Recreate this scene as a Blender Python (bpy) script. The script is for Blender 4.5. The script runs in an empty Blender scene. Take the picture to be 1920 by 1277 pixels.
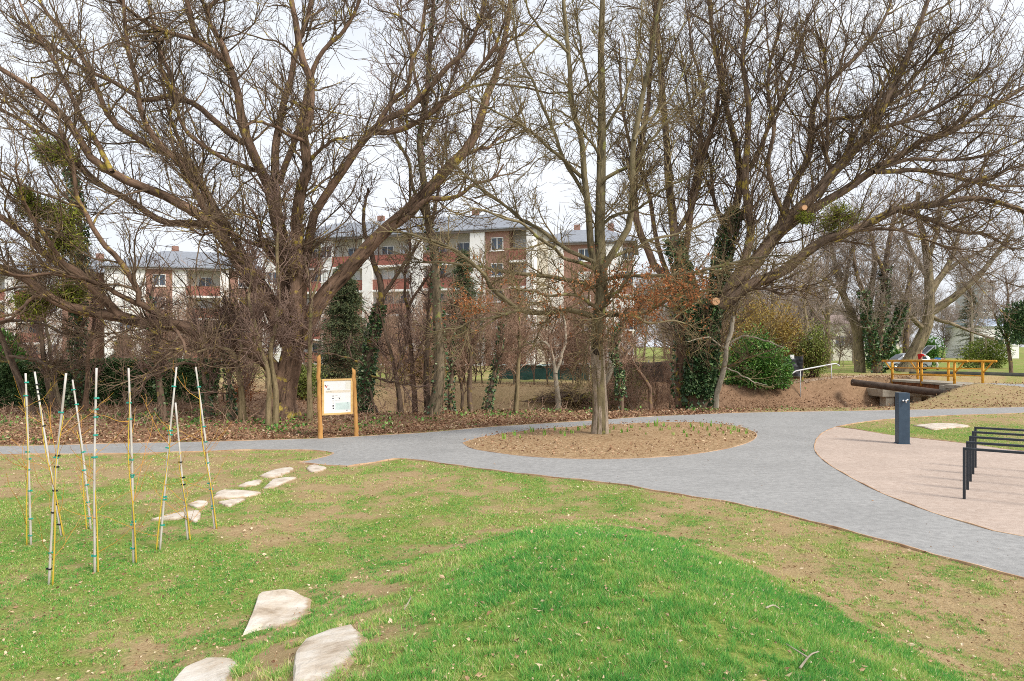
import bpy, bmesh, math
import numpy as np
from mathutils import Vector, Matrix
from mathutils.geometry import tessellate_polygon

sc = bpy.context.scene
COL = sc.collection
PI = math.pi
F, HY, CZ = 1333.33, 650.0, 2.0      # focal length in photo pixels, horizon row, eye height


def at(px, py, d):
    """A point d metres in front of the camera seen at photo pixel (px, py)."""
    return np.array([(px - 960) / F * d, d, CZ - (py - HY) / F * d])


def smooth(a, b, x):
    t = np.clip((np.asarray(x, float) - a) / (b - a), 0, 1)
    return t * t * (3 - 2 * t)


def lattice(x, y, seed):
    r = np.random.default_rng(seed).random((256, 256))
    xi = np.floor(x).astype(int); yi = np.floor(y).astype(int)
    fx = x - xi; fy = y - yi
    fx = fx * fx * (3 - 2 * fx); fy = fy * fy * (3 - 2 * fy)
    g = lambda i, j: r[i & 255, j & 255]
    return (g(xi, yi) * (1 - fx) + g(xi + 1, yi) * fx) * (1 - fy) + (g(xi, yi + 1) * (1 - fx) + g(xi + 1, yi + 1) * fx) * fy


def fbm(x, y, seed, oct=4):
    x = np.asarray(x, float); y = np.asarray(y, float)
    s = 0; a = 1; t = 0
    for o in range(oct):
        s = s + a * lattice(x * 2 ** o + 17.3 * o, y * 2 ** o + 9.1 * o, seed + o); t += a; a *= .5
    return s / t


# ------------------------------------------------------------------ terrain
def mound_e(x, y):
    dx = x - .42
    cy = 2.3
    yy = np.where(y > cy, (y - cy) / 5.3, (cy - y) / 7.)
    ang = .10 * np.sin(3 * np.arctan2(yy, dx / 2.6) + .6)
    return np.sqrt((dx / 2.9) ** 2 + yy ** 2) + ang


def path_far(x):
    return np.interp(x, [-16, -10.2, -6.3, -4.2, -2, .55, 3.6, 7.4, 10.6, 13.4, 16.8, 26], [13.8, 14.2, 14.9, 15.4, 16.5, 18.3, 20, 21.5, 22, 22.6, 23.4, 25])


def ditch(x, y):
    x = np.asarray(x, float)
    yn = np.where(x < 13.2, path_far(x) + 1.5 + smooth(6, -4, x) * 3, np.minimum(24.1 + (x - 13.2) * .98, 31.2 + .17 * (x - 20)))
    yf = 36.0 + .17 * (x - 19)
    t = np.clip((y - yn) / (yf - yn), 0, 1)
    dep = np.clip(np.sin(PI * t), 0, 1) ** .42
    return dep * 1.75 * smooth(-9, -3, x)


def H(x, y):
    x = np.asarray(x, float); y = np.asarray(y, float)
    z = .66 * (1 - smooth(.25, 1.12, mound_e(x, y)))
    z = z - ditch(x, y)
    yp = path_far(x)
    z = z + smooth(yp + .3, yp + 5, y) * (.10 * (1 - smooth(40, 60, y)))
    z = z + .32 * smooth(24.5, 31, y) * smooth(12, 17, x) * (1 - smooth(40, 52, y)) * (1 - smooth(0, .5, ditch(x, y)) * .9)
    z = z + .04 * smooth(10.5, 16, x) * smooth(34.8, 37.2, y) * (1 - smooth(39, 46, y)) * (1 - smooth(21, 26, x))
    # soft unevenness on the lawns (none where the paving lies)
    lawn = (1 - smooth(7.5, 9.5, y)) * (1 - smooth(2.6, 3.6, x))
    z = z + lawn * .05 * (fbm(x * .8, y * .8, 3) - .5)
    z = z + smooth(22, 26, y) * .18 * (fbm(x * .5, y * .5, 5) - .5) * (1 - smooth(60, 90, y))
    z = z + smooth(70, 320, y) * 1.0
    return z


def ground(px, py):
    """Where the ray through a photo pixel meets the terrain."""
    ds = np.concatenate([np.arange(2.2, 40, .02), np.arange(40, 300, .2)])
    p = at(px, py, ds[:, None])[:] if False else np.stack([(px - 960) / F * ds, ds, CZ - (py - HY) / F * ds], 1)
    hz = H(p[:, 0], p[:, 1])
    k = np.argmax(p[:, 2] <= hz)
    return np.array([p[k, 0], p[k, 1], hz[k]])


# ------------------------------------------------------------------ mesh building
class MB:
    def __init__(s):
        s.V = []; s.Q = []; s.T = []; s.n = 0; s.tint = []; s.bk = []; s.poly = []

    def add(s, V, quads=None, tris=None, tint=0., bk=None, polys=None):
        V = np.asarray(V, float).reshape(-1, 3)
        if quads is not None and len(quads): s.Q.append(np.asarray(quads, np.int64).reshape(-1, 4) + s.n)
        if tris is not None and len(tris): s.T.append(np.asarray(tris, np.int64).reshape(-1, 3) + s.n)
        for p in polys or (): s.poly.append([i + s.n for i in p])
        s.V.append(V); s.n += len(V)
        s.tint.append(np.broadcast_to(np.asarray(tint, float), (len(V),)))
        s.bk.append(V if bk is None else bk)
        return s

    def box(s, c, size, rz=0., m=None, tint=0.):
        sx, sy, sz = [q / 2 for q in size]
        V = np.array([[x, y, z] for x in (-sx, sx) for y in (-sy, sy) for z in (-sz, sz)])
        if m is not None: V = V @ np.asarray(m)[:3, :3].T
        c_, s_ = math.cos(rz), math.sin(rz)
        V = V @ np.array([[c_, s_, 0], [-s_, c_, 0], [0, 0, 1]]) + np.asarray(c, float)
        s.add(V, [[0, 1, 3, 2], [4, 6, 7, 5], [0, 4, 5, 1], [2, 3, 7, 6], [0, 2, 6, 4], [1, 5, 7, 3]], tint=tint)
        return s

    def rbox(s, c, size, r=.01, rz=0., seg=2):
        bm = bmesh.new(); bmesh.ops.create_cube(bm, size=1)
        for v in bm.verts: v.co = Vector((v.co.x * size[0], v.co.y * size[1], v.co.z * size[2]))
        bmesh.ops.bevel(bm, geom=bm.edges[:], offset=r, segments=seg, affect='EDGES', profile=.6)
        m = Matrix.Translation(Vector(c)) @ Matrix.Rotation(rz, 4, 'Z')
        bmesh.ops.transform(bm, matrix=m, verts=bm.verts)
        s.bm(bm); return s

    def bm(s, b):
        b.verts.index_update()
        V = [v.co[:] for v in b.verts]
        s.add(V, polys=[[v.index for v in f.verts] for f in b.faces]); b.free()

    def tube(s, pts, r, k=8, cap=True, tint=0.):
        pts = np.asarray(pts, float)
        r = np.broadcast_to(np.asarray(r, float), (len(pts),))
        tubes(s, pts[None], r[None], k, tint=tint)
        if cap:
            base = s.n - len(pts) * k
            s.poly.append(list(range(base, base + k))[::-1])
            s.poly.append(list(range(s.n - k, s.n)))
        return s

    def prism(s, poly, z0, z1):
        n = len(poly)
        V = [(p[0], p[1], z0) for p in poly] + [(p[0], p[1], z1) for p in poly]
        q = [[i, (i + 1) % n, n + (i + 1) % n, n + i] for i in range(n)]
        s.add(V, q, polys=[list(range(n))[::-1], list(range(n, 2 * n))]); return s

    def build(s, name, mat, parent=None, smooth=False):
        me = bpy.data.meshes.new(name)
        V = np.concatenate(s.V) if s.V else np.zeros((0, 3))
        off = np.zeros(3)
        if parent is not None:
            p = parent; off = np.array(p.location)
            while p.parent: p = p.parent; off = off + np.array(p.location)
        Q = np.concatenate(s.Q) if s.Q else np.zeros((0, 4), np.int64)
        T = np.concatenate(s.T) if s.T else np.zeros((0, 3), np.int64)
        pl = np.array([len(p) for p in s.poly], np.int64)
        pf = np.array([i for p in s.poly for i in p], np.int64)
        loops = np.concatenate([Q.ravel(), T.ravel(), pf])
        tot = np.concatenate([np.full(len(Q), 4), np.full(len(T), 3), pl]).astype(np.int32)
        st = np.concatenate([[0], np.cumsum(tot)[:-1]]).astype(np.int32) if len(tot) else np.zeros(0, np.int32)
        me.vertices.add(len(V)); me.vertices.foreach_set('co', (V - off).astype(np.float32).ravel())
        me.loops.add(len(loops)); me.loops.foreach_set('vertex_index', loops.astype(np.int32))
        me.polygons.add(len(tot)); me.polygons.foreach_set('loop_start', st)
        me.polygons.foreach_set('use_smooth', np.full(len(tot), smooth))
        me.update(calc_edges=True)
        a = me.attributes.new('tint', 'FLOAT', 'POINT'); a.data.foreach_set('value', np.concatenate(s.tint).astype(np.float32))
        if any(b is not v for b, v in zip(s.bk, s.V)):
            a = me.attributes.new('bk', 'FLOAT_VECTOR', 'POINT'); a.data.foreach_set('vector', np.concatenate(s.bk).astype(np.float32).ravel())
        me.materials.append(mat)
        o = bpy.data.objects.new(name, me); COL.objects.link(o)
        if parent is not None: o.parent = parent
        return o


def norm(v):
    return v / np.maximum(np.linalg.norm(v, axis=-1, keepdims=True), 1e-9)


def tubes(mb, P, R, k, tint=0.):
    """P (B,N,3), R (B,N): B tapering tubes of k sides."""
    B, N, _ = P.shape
    if B == 0: return
    T = norm(np.gradient(P, axis=1))
    mt = norm(P[:, -1] - P[:, 0])
    ref = np.where(np.abs(mt[:, 2:3]) > .75, np.array([[1., .2, 0]]), np.array([[.1, 0, 1.]]))[:, None, :]
    u = norm(np.cross(T, np.broadcast_to(ref, T.shape))); w = np.cross(T, u)
    th = np.arange(k) / k * 2 * PI
    c = np.cos(th)[None, None, :, None]; sn = np.sin(th)[None, None, :, None]
    ring = (u[:, :, None] * c + w[:, :, None] * sn) * R[:, :, None, None]
    V = (P[:, :, None] + ring).reshape(-1, 3)
    L = np.concatenate([np.zeros((B, 1)), np.cumsum(np.linalg.norm(np.diff(P, axis=1), axis=-1), 1)], 1)
    bk = np.stack(np.broadcast_arrays(R[:, :, None] * np.cos(th), R[:, :, None] * np.sin(th), L[:, :, None]), -1).reshape(-1, 3)
    bk = bk + np.repeat(P[:, 0].sum(1), N * k)[:, None] * .37
    b = (np.arange(B) * N * k)[:, None, None]; i = (np.arange(N - 1) * k)[None, :, None]
    j = np.arange(k)[None, None, :]; j2 = (j + 1) % k
    q = np.stack([b + i + j, b + i + j2, b + i + k + j2, b + i + k + j], -1).reshape(-1, 4)
    tv = tint if np.isscalar(tint) else np.repeat(tint, N * k)
    mb.add(V, q, bk=bk, tint=tv)


def leaves(mb, C, size, rng, up=.0, aspect=.55, tint=None, D=None, fold=.25):
    """Folded diamond leaves at the points C."""
    n = len(C)
    if n == 0: return
    d = norm(rng.normal(size=(n, 3)) + np.array([0, 0, up])) if D is None else norm(D + rng.normal(size=(n, 3)) * .35)
    a = norm(np.cross(d, rng.normal(size=(n, 3)))); nrm = np.cross(d, a)
    s = (size * (.6 + .8 * rng.random(n)))[:, None]
    p0 = C; p2 = C + d * s; mid = C + d * s * .5 + nrm * s * fold
    w = s * aspect * .5
    V = np.stack([p0, mid + a * w - nrm * s * fold, p2, mid - a * w - nrm * s * fold], 1)
    V[:, 1] += nrm * s * fold * .6; V[:, 3] += nrm * s * fold * .6
    b = (np.arange(n) * 4)[:, None]
    t = rng.random(n) if tint is None else tint
    mb.add(V.reshape(-1, 3), tris=np.concatenate([b + np.array([[0, 1, 2]]), b + np.array([[0, 2, 3]])]), tint=np.repeat(t, 4))


def resample(pts, n):
    pts = np.asarray(pts, float)
    if len(pts) > 2:
        e = np.concatenate([[2 * pts[0] - pts[1]], pts, [2 * pts[-1] - pts[-2]]])
        out = []
        for i in range(1, len(e) - 2):
            t = np.linspace(0, 1, 8, endpoint=False)[:, None]
            p0, p1, p2, p3 = e[i - 1], e[i], e[i + 1], e[i + 2]
            out.append(.5 * (2 * p1 + (p2 - p0) * t + (2 * p0 - 5 * p1 + 4 * p2 - p3) * t ** 2 + (3 * p1 - p0 - 3 * p2 + p3) * t ** 3))
        pts = np.concatenate(out + [pts[-1:]])
    L = np.concatenate([[0], np.cumsum(np.linalg.norm(np.diff(pts[:, :3], axis=0), axis=1))])
    x = np.linspace(0, L[-1], n)
    return np.stack([np.interp(x, L, pts[:, j]) for j in range(pts.shape[1])], 1)


# ------------------------------------------------------------------ things, labels
def tag(o, label=None, cat=None, group=None, kind=None):
    if label: o['label'] = label
    if cat: o['category'] = cat
    if group: o['group'] = group
    if kind: o['kind'] = kind
    return o


def thing(name, loc, label, cat, group=None):
    o = bpy.data.objects.new(name, None); COL.objects.link(o)
    o.location = [float(v) for v in loc]; o.empty_display_size = .2
    return tag(o, label, cat, group)


def dup(o, loc=None, rz=None, scale=None, label=None, group=None, kids=None):
    c = o.copy(); COL.objects.link(c)
    if loc is not None: c.location = [float(v) for v in loc]
    if rz is not None: c.rotation_euler = (0, 0, rz)
    if scale is not None: c.scale = (scale,) * 3 if np.isscalar(scale) else scale
    if label: c['label'] = label
    if group: c['group'] = group
    for ch in o.children:
        d = ch.copy(); COL.objects.link(d); d.parent = c
        for g in ch.children:
            e = g.copy(); COL.objects.link(e); e.parent = d
    return c


# ------------------------------------------------------------------ materials
def newmat(name, rough=.9, spec=.2, metal=0.):
    m = bpy.data.materials.new(name); m.use_nodes = True
    nt = m.node_tree; b = nt.nodes['Principled BSDF']
    b.inputs['Roughness'].default_value = rough; b.inputs['Metallic'].default_value = metal
    b.inputs['Specular IOR Level'].default_value = spec
    return m, nt, b


def node(nt, t, **kw):
    n = nt.nodes.new(t)
    for k, v in kw.items(): setattr(n, k, v)
    return n


def ramp(nt, fac, stops):
    r = node(nt, 'ShaderNodeValToRGB'); e = r.color_ramp.elements
    while len(e) < len(stops): e.new(.5)
    for el, (p, c) in zip(e, stops):
        el.position = p; el.color = (*c, 1)
    nt.links.new(fac, r.inputs[0]); return r.outputs[0]


def coords(nt, attr=None, scale=(1, 1, 1)):
    if attr:
        c = node(nt, 'ShaderNodeAttribute', attribute_name=attr).outputs['Vector']
    else:
        c = node(nt, 'ShaderNodeTexCoord').outputs['Object']
    mp = node(nt, 'ShaderNodeMapping'); mp.inputs['Scale'].default_value = scale
    nt.links.new(c, mp.inputs[0]); return mp.outputs[0]


def noise(nt, co, scale, detail=4, rough=.6, dist=0.):
    n = node(nt, 'ShaderNodeTexNoise'); n.inputs['Scale'].default_value = scale
    n.inputs['Detail'].default_value = detail; n.inputs['Roughness'].default_value = rough
    n.inputs['Distortion'].default_value = dist
    nt.links.new(co, n.inputs['Vector']); return n.outputs[0]


def mixc(nt, fac, a, b, mode='MIX'):
    m = node(nt, 'ShaderNodeMix', data_type='RGBA', blend_type=mode)
    if np.isscalar(fac): m.inputs[0].default_value = fac
    else: nt.links.new(fac, m.inputs[0])
    for s, v in ((6, a), (7, b)):
        if isinstance(v, tuple): m.inputs[s].default_value = (*v, 1)
        else: nt.links.new(v, m.inputs[s])
    return m.outputs[2]


def maprange(nt, v, a, b, c=0., d=1.):
    n = node(nt, 'ShaderNodeMapRange'); nt.links.new(v, n.inputs[0])
    for i, q in enumerate((a, b, c, d)): n.inputs[i + 1].default_value = q
    return n.outputs[0]


def math_(nt, op, a, b=0.):
    n = node(nt, 'ShaderNodeMath', operation=op)
    for i, v in enumerate((a, b)):
        if np.isscalar(v): n.inputs[i].default_value = v
        else: nt.links.new(v, n.inputs[i])
    return n.outputs[0]


def bump(nt, bsdf, h, strength, dist):
    b = node(nt, 'ShaderNodeBump'); b.inputs['Strength'].default_value = strength; b.inputs['Distance'].default_value = dist
    nt.links.new(h, b.inputs['Height']); nt.links.new(b.outputs[0], bsdf.inputs['Normal'])


def noisy(name, stops, scale=6., rough=.9, spec=.2, metal=0., bmp=0., stretch=(1, 1, 1), attr=None, detail=5, bdist=.02, bscale=None):
    m, nt, b = newmat(name, rough, spec, metal)
    co = coords(nt, attr, stretch); f = noise(nt, co, scale, detail, .62)
    nt.links.new(ramp(nt, f, stops), b.inputs['Base Color'])
    if bmp: bump(nt, b, noise(nt, co, bscale or scale * 2, 5, .65), bmp, bdist)
    return m


def bark(name, dark, light, lichen=None, lich=.62, scale=14., bmp=.9):
    m, nt, b = newmat(name, .95, .1)
    co = coords(nt, 'bk', (1, 1, .22)); co2 = coords(nt, None)
    f = math_(nt, 'ADD', math_(nt, 'MULTIPLY', noise(nt, co, scale, 6, .7, .4), .5), math_(nt, 'MULTIPLY', noise(nt, co, scale * .42, 4, .6, .8), .5))
    c = ramp(nt, f, [(.38, dark), (.50, tuple((p + 2 * q) / 3 for p, q in zip(dark, light))), (.62, light)])
    big = noise(nt, co2, 1.3, 3)
    c = mixc(nt, maprange(nt, big, .3, .7, .0, .55), c, tuple(.6 * v for v in dark))
    if lichen:
        l = noise(nt, co2, 3.1, 4, .65)
        c = mixc(nt, maprange(nt, l, lich, lich + .09, 0, .85), c, lichen)
    nt.links.new(c, b.inputs['Base Color'])
    bump(nt, b, f, bmp, .03)
    return m


def tinted(name, stops, rough=.7, spec=.25, trans=0.):
    """Colour by the 'tint' each leaf or blade carries."""
    m, nt, b = newmat(name, rough, spec)
    t = node(nt, 'ShaderNodeAttribute', attribute_name='tint').outputs['Fac']
    nt.links.new(ramp(nt, t, stops), b.inputs['Base Color'])
    if trans:
        tr = node(nt, 'ShaderNodeBsdfTranslucent'); nt.links.new(ramp(nt, t, stops), tr.inputs[0])
        mx = node(nt, 'ShaderNodeMixShader'); mx.inputs[0].default_value = trans
        out = nt.nodes['Material Output']
        nt.links.new(b.outputs[0], mx.inputs[1]); nt.links.new(tr.outputs[0], mx.inputs[2]); nt.links.new(mx.outputs[0], out.inputs[0])
    return m


def plain(name, c, rough=.6, spec=.3, metal=0., var=.12, scale=9.):
    lo = tuple(v * (1 - var) for v in c); hi = tuple(min(1, v * (1 + var)) for v in c)
    return noisy(name, [(.3, lo), (.7, hi)], scale, rough, spec, metal)


M = {}
M['bark_red'] = bark('bark_red', (.045, .030, .021), (.36, .232, .160), (.50, .385, .075), .575)
M['bark_grey'] = bark('bark_grey', (0.067, 0.053, 0.034), (0.405, 0.320, 0.211), (0.330, 0.330, 0.105), .60)
M['bark_oak'] = bark('bark_oak', (.17, .13, .095), (.62, .51, .39), None, scale=24)
M['bark_oak_upper'] = bark('bark_oak_upper', (0.055, 0.045, 0.026), (0.342, 0.281, 0.163), (0.300, 0.300, 0.090), .58)
M['bark_dark'] = bark('bark_dark', (0.042, 0.032, 0.023), (0.332, 0.234, 0.166), (.50, .385, .075), .565)
M['bark_ochre'] = bark('bark_ochre', (0.103, 0.082, 0.043), (0.410, 0.319, 0.182), (0.375, 0.375, 0.120), .6)
M['bark_pale'] = bark('bark_pale', (0.280, 0.240, 0.180), (0.620, 0.540, 0.420), None)
M['twig_dark'] = bark('twig_dark', (.050, .036, .025), (.30, .212, .140), (.50, .385, .075), .575)
M['twig_brown'] = bark('twig_brown', (0.116, 0.074, 0.056), (0.451, 0.310, 0.248), (.50, .385, .075), .60)
M['twig_olive'] = bark('twig_olive', (0.094, 0.070, 0.039), (0.390, 0.302, 0.166), (0.360, 0.345, 0.120), .6)
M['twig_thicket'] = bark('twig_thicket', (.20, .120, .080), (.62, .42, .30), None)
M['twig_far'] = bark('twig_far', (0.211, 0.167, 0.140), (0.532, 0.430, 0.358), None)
M['ivy'] = tinted('ivy', [(0, (.026, .060, .026)), (.5, (.080, .155, .055)), (.85, (.18, .27, .10)), (1, (.42, .48, .27))], .4, .4)
M['hedge_ivy'] = tinted('hedge_ivy', [(0, (.05, .10, .045)), (.5, (.14, .24, .09)), (.85, (.28, .38, .15)), (1, (.50, .55, .32))], .4, .35)
M['laurel'] = tinted('laurel', [(0, (.035, .10, .018)), (.5, (.11, .26, .045)), (1, (.28, .46, .10))], .45, .35)
M['olive_leaf'] = tinted('olive_leaf', [(0, (.08, .12, .025)), (.5, (.22, .28, .055)), (1, (.40, .43, .11))], .6, .3)
M['russet_leaf'] = tinted('russet_leaf', [(0, (.24, .15, .045)), (.5, (.46, .31, .09)), (1, (.52, .47, .13))], .7, .2)
M['conifer'] = tinted('conifer', [(0, (.045, .062, .034)), (.55, (.115, .150, .070)), (1, (.25, .26, .12))], .7, .2)
M['mistletoe'] = tinted('mistletoe', [(0, (.13, .17, .02)), (.6, (.30, .34, .045)), (1, (.46, .47, .08))], .6, .2)
M['oak_leaf'] = tinted('oak_leaf', [(0, (.24, .085, .032)), (.5, (.46, .185, .075)), (1, (.62, .31, .14))], .7, .2, .3)
# ------------------------------------------------------------------ world, sun, camera
w = bpy.data.worlds.new('World'); sc.world = w; w.use_nodes = True
nt = w.node_tree; bg = nt.nodes['Background']
SUN_EL, SUN_AZ = math.radians(42), math.radians(128)     # to the right and a little behind the camera
sky = node(nt, 'ShaderNodeTexSky', sky_type='NISHITA'); sky.sun_disc = False
sky.sun_elevation = SUN_EL; sky.sun_rotation = SUN_AZ; sky.air_density = 1.6; sky.dust_density = 3; sky.ozone_density = 2
tc = node(nt, 'ShaderNodeTexCoord'); mp = node(nt, 'ShaderNodeMapping'); mp.inputs['Scale'].default_value = (1, 1, 2.6)
nt.links.new(tc.outputs['Generated'], mp.inputs[0])
cl = noise(nt, mp.outputs[0], 1.7, 6, .55, .3)
cover = maprange(nt, cl, .30, .62, .74, .97)
cloud = ramp(nt, noise(nt, mp.outputs[0], 2.6, 5, .55), [(.3, (.84, .88, .965)), (.7, (.92, .95, 1.0))])
sc_ = node(nt, 'ShaderNodeVectorMath', operation='SCALE'); nt.links.new(cloud, sc_.inputs[0]); sc_.inputs['Scale'].default_value = 8.5
nt.links.new(mixc(nt, cover, sky.outputs[0], sc_.outputs[0]), bg.inputs[0]); bg.inputs[1].default_value = .1
sl = bpy.data.lights.new('sun', 'SUN'); sl.energy = 2.6; sl.angle = math.radians(14); sl.color = (1, .95, .87)
so = bpy.data.objects.new('sun', sl); COL.objects.link(so)
sv = Vector((math.cos(SUN_EL) * math.sin(SUN_AZ), math.cos(SUN_EL) * math.cos(SUN_AZ), math.sin(SUN_EL)))
so.rotation_euler = sv.to_track_quat('Z', 'Y').to_euler()
cam = bpy.data.cameras.new('camera'); co = bpy.data.objects.new('camera', cam); COL.objects.link(co)
co.location = (0, 0, CZ); co.rotation_euler = (PI / 2, 0, 0)
cam.sensor_width = 36; cam.lens = 36 * F / 1920; cam.shift_y = (HY - 638.5) / 1920
cam.clip_start = .05; cam.clip_end = 3000
sc.camera = co
sc.view_settings.view_transform = 'Standard'; sc.view_settings.look = 'None'
sc.view_settings.exposure = .42; sc.view_settings.gamma = 1; sc.view_settings.use_curve_mapping = False
sc.cycles.max_bounces = 5; sc.cycles.diffuse_bounces = 3; sc.cycles.glossy_bounces = 2; sc.cycles.transmission_bounces = 3
sc.cycles.transparent_max_bounces = 4; sc.cycles.filter_width = .95
try: sc.cycles.use_denoising = False
except Exception: pass

# ------------------------------------------------------------------ ground
def gp(pix, z=0.):
    out = []
    for px, py in pix:
        d = F * (CZ - z) / (py - HY); out.append(((px - 960) / F * d, d))
    return np.array(out)


PATH_FAR = [(0, 838), (200, 833), (400, 829), (600, 823), (680, 819), (800, 812), (900, 803), (1000, 796), (1100, 790), (1200, 783), (1300, 778), (1420, 774), (1600, 771), (1750, 768), (1920, 764)]
NEAR_L = [(0, 853), (250, 851), (450, 845), (560, 845), (610, 847), (626, 851), (612, 857), (560, 869)]
NEAR_R = [(560, 869), (650, 876), (700, 868), (750, 861), (800, 866), (900, 880), (1000, 892), (1150, 908), (1250, 925), (1400, 950), (1600, 1000), (1800, 1055), (1920, 1086)]
PINK_W = [(1920, 1008), (1850, 993), (1770, 970), (1700, 945), (1640, 920), (1580, 888), (1545, 865), (1528, 845), (1531, 825), (1545, 811), (1568, 801)]
WEDGE_N = [(1568, 801), (1620, 792), (1680, 785), (1780, 780), (1920, 775)]
PINK_N = [(1568, 801), (1600, 805), (1680, 818), (1790, 830), (1860, 839), (1920, 848)]
ISLAND = [(868, 832), (900, 822), (960, 812), (1050, 803), (1150, 797), (1250, 793), (1320, 794), (1380, 800), (1413, 811), (1418, 820), (1400, 832), (1350, 845), (1270, 856), (1180, 861), (1100, 862), (1000, 858), (930, 850), (885, 842)]


def line(pix, n, pre=None, post=None):
    p = gp(pix)
    if pre is not None: p = np.concatenate([np.array(pre, float), p])
    if post is not None: p = np.concatenate([p, np.array(post, float)])
    return resample(p, n)


l_far = line(PATH_FAR, 90, [(-22, 13.4), (-16, 13.8)], [(26, 25), (40, 27)])
l_nl = line(NEAR_L[:6], 60, [(-22, 12.5), (-16, 12.9)]); l_nl2 = line(NEAR_L[5:], 10)
l_tip = line(NEAR_R[:2], 6); l_nr = line(NEAR_R[1:], 80, None, [(5.5, 4.6), (6.6, 3.2), (8, 1.5)])
l_pw = line(PINK_W, 60, [(10.2, 2.9), (7.6, 5.9)] if False else [(9.5, 3.0), (6.9, 5.75)])
l_wn = line(WEDGE_N, 30, None, [(16, 21.6), (26, 23), (40, 24.8)])
l_pn = line(PINK_N, 30, None, [(11.5, 13.0), (16, 12.5), (22, 11.5)])
isl = resample(np.concatenate([gp(ISLAND), gp(ISLAND[:1])]), 90)[:-1]


def sheet(name, outline, z, mat, label=None):
    pts = [Vector((p[0], p[1], 0)) for p in outline]
    tri = tessellate_polygon([pts])
    V = np.array([(p[0], p[1], z) for p in outline])
    T = np.array(tri)
    a = V[T[:, 1]] - V[T[:, 0]]; b = V[T[:, 2]] - V[T[:, 0]]
    fl = np.cross(a, b)[:, 2] < 0; T[fl] = T[fl][:, ::-1]
    o = MB().add(V, tris=T).build(name, mat); o['kind'] = 'structure'
    return o


def gravel(name, c, dark, light):
    m, nt, b = newmat(name, .95, .12)
    co = coords(nt)
    fine = noise(nt, co, 75, 3, .7); mid = noise(nt, co, 11, 5, .65); big = noise(nt, co, .9, 4, .6)
    k = mixc(nt, .62, ramp(nt, fine, [(.34, dark), (.5, c), (.68, light)]), ramp(nt, mid, [(.3, dark), (.5, c), (.7, light)]))
    k = mixc(nt, maprange(nt, big, .40, .68, 0, .36), k, tuple(.66 * v for v in c))
    sp = noise(nt, co, 5.5, 5, .75, .6); k = mixc(nt, maprange(nt, sp, .60, .74, 0, .45), k, tuple(.55 * v for v in c))
    cells = node(nt, 'ShaderNodeTexVoronoi'); cells.inputs['Scale'].default_value = 60; nt.links.new(co, cells.inputs['Vector'])
    k = mixc(nt, maprange(nt, cells.outputs['Distance'], .1, .6, .2, 0), k, tuple(1.35 * v for v in c))
    st = noise(nt, coords(nt, None, (.5, 3.5, 1)), 2.2, 4, .6)
    k = mixc(nt, maprange(nt, st, .55, .75, 0, .25), k, light)
    nt.links.new(k, b.inputs['Base Color'])
    bump(nt, b, fine, .5, .01)
    return m


M['path'] = gravel('grey_gravel', (.345, .340, .330), (.235, .232, .228), (.46, .453, .44))
M['pink'] = gravel('pink_gravel', (.50, .40, .335), (.39, .295, .235), (.64, .53, .45))
M['corten'] = noisy('rusty_edging', [(.3, (.30, .16, .09)), (.6, (.62, .43, .28)), (.8, (.70, .52, .36))], 3, .85)
sheet('path', np.concatenate([l_far, [(40, 24.8)], l_wn[::-1], l_pw[::-1][1:], [(8, 1.5)], l_nr[::-1], l_tip[::-1][1:], l_nl2[::-1][1:], l_nl[::-1][1:]]), .012, M['path'])
sheet('play_surface', np.concatenate([l_pw, l_pn[1:], [(22, 3.0)]]), .012, M['pink'])


def kerb(ln, w=.018, z0=-.05, z1=.021, closed=False):
    p = np.asarray(ln)
    t = norm(np.gradient(p, axis=0)); n = np.stack([-t[:, 1], t[:, 0]], 1) * w / 2
    a, b = p + n, p - n; m = len(p)
    zz = z1 + .006 * np.sin(np.arange(m) * 1.7)
    V = np.concatenate([np.c_[a, np.full(m, z0)], np.c_[a, zz], np.c_[b, zz], np.c_[b, np.full(m, z0)]])
    i = np.arange(m - 1); q = []
    for r in range(3): q.append(np.stack([r * m + i, r * m + i + 1, (r + 1) * m + i + 1, (r + 1) * m + i], 1))
    o = MB().add(V, np.concatenate(q)).build('kerb', M['corten']); o['kind'] = 'structure'


for ln in (l_far, l_nl, l_nl2, l_tip, l_nr, l_pw, l_wn, l_pn, np.concatenate([isl, isl[:1]])): kerb(ln)

# planting bed inside the path
cen = isl.mean(0); mb = MB(); R = 14; n = len(isl); V = []
for r in range(R + 1):
    f = 1 - r / R
    ring = cen + (isl - cen) * f
    V.append(np.c_[ring, .016 + .07 * smooth(0, .7, 1 - f) + .035 * (fbm(ring[:, 0] * 2.2, ring[:, 1] * 2.2, 31) - .5) * min(1, (1 - f) * 5)])
q = []
for r in range(R):
    i = np.arange(n); j = (i + 1) % n
    q.append(np.stack([r * n + i, r * n + j, (r + 1) * n + j, (r + 1) * n + i], 1))
M['mulch'] = noisy('bed_mulch', [(.28, (.20, .115, .055)), (.5, (.42, .28, .155)), (.72, (.58, .43, .26))], 16, .95, .1, bmp=.9, bscale=40, bdist=.03)
tag(mb.add(np.concatenate(V), np.concatenate(q)).build('planting_bed', M['mulch'], smooth=True), kind='structure')


def inside(poly, x, y):
    r = np.zeros(np.shape(x), bool); j = len(poly) - 1
    for i in range(len(poly)):
        xi, yi = poly[i]; xj, yj = poly[j]
        c = ((yi > y) != (yj > y)) & (x < (xj - xi) * (y - yi) / (yj - yi + 1e-12) + xi)
        r ^= c; j = i
    return r


PAVED = [np.concatenate([l_far, [(40, 24.8)], l_wn[::-1], l_pw[::-1][1:], [(8, 1.5)], l_nr[::-1], l_tip[::-1][1:], l_nl2[::-1][1:], l_nl[::-1][1:]]),
         np.concatenate([l_pw, l_pn[1:], [(22, 3.0)]])]


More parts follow.
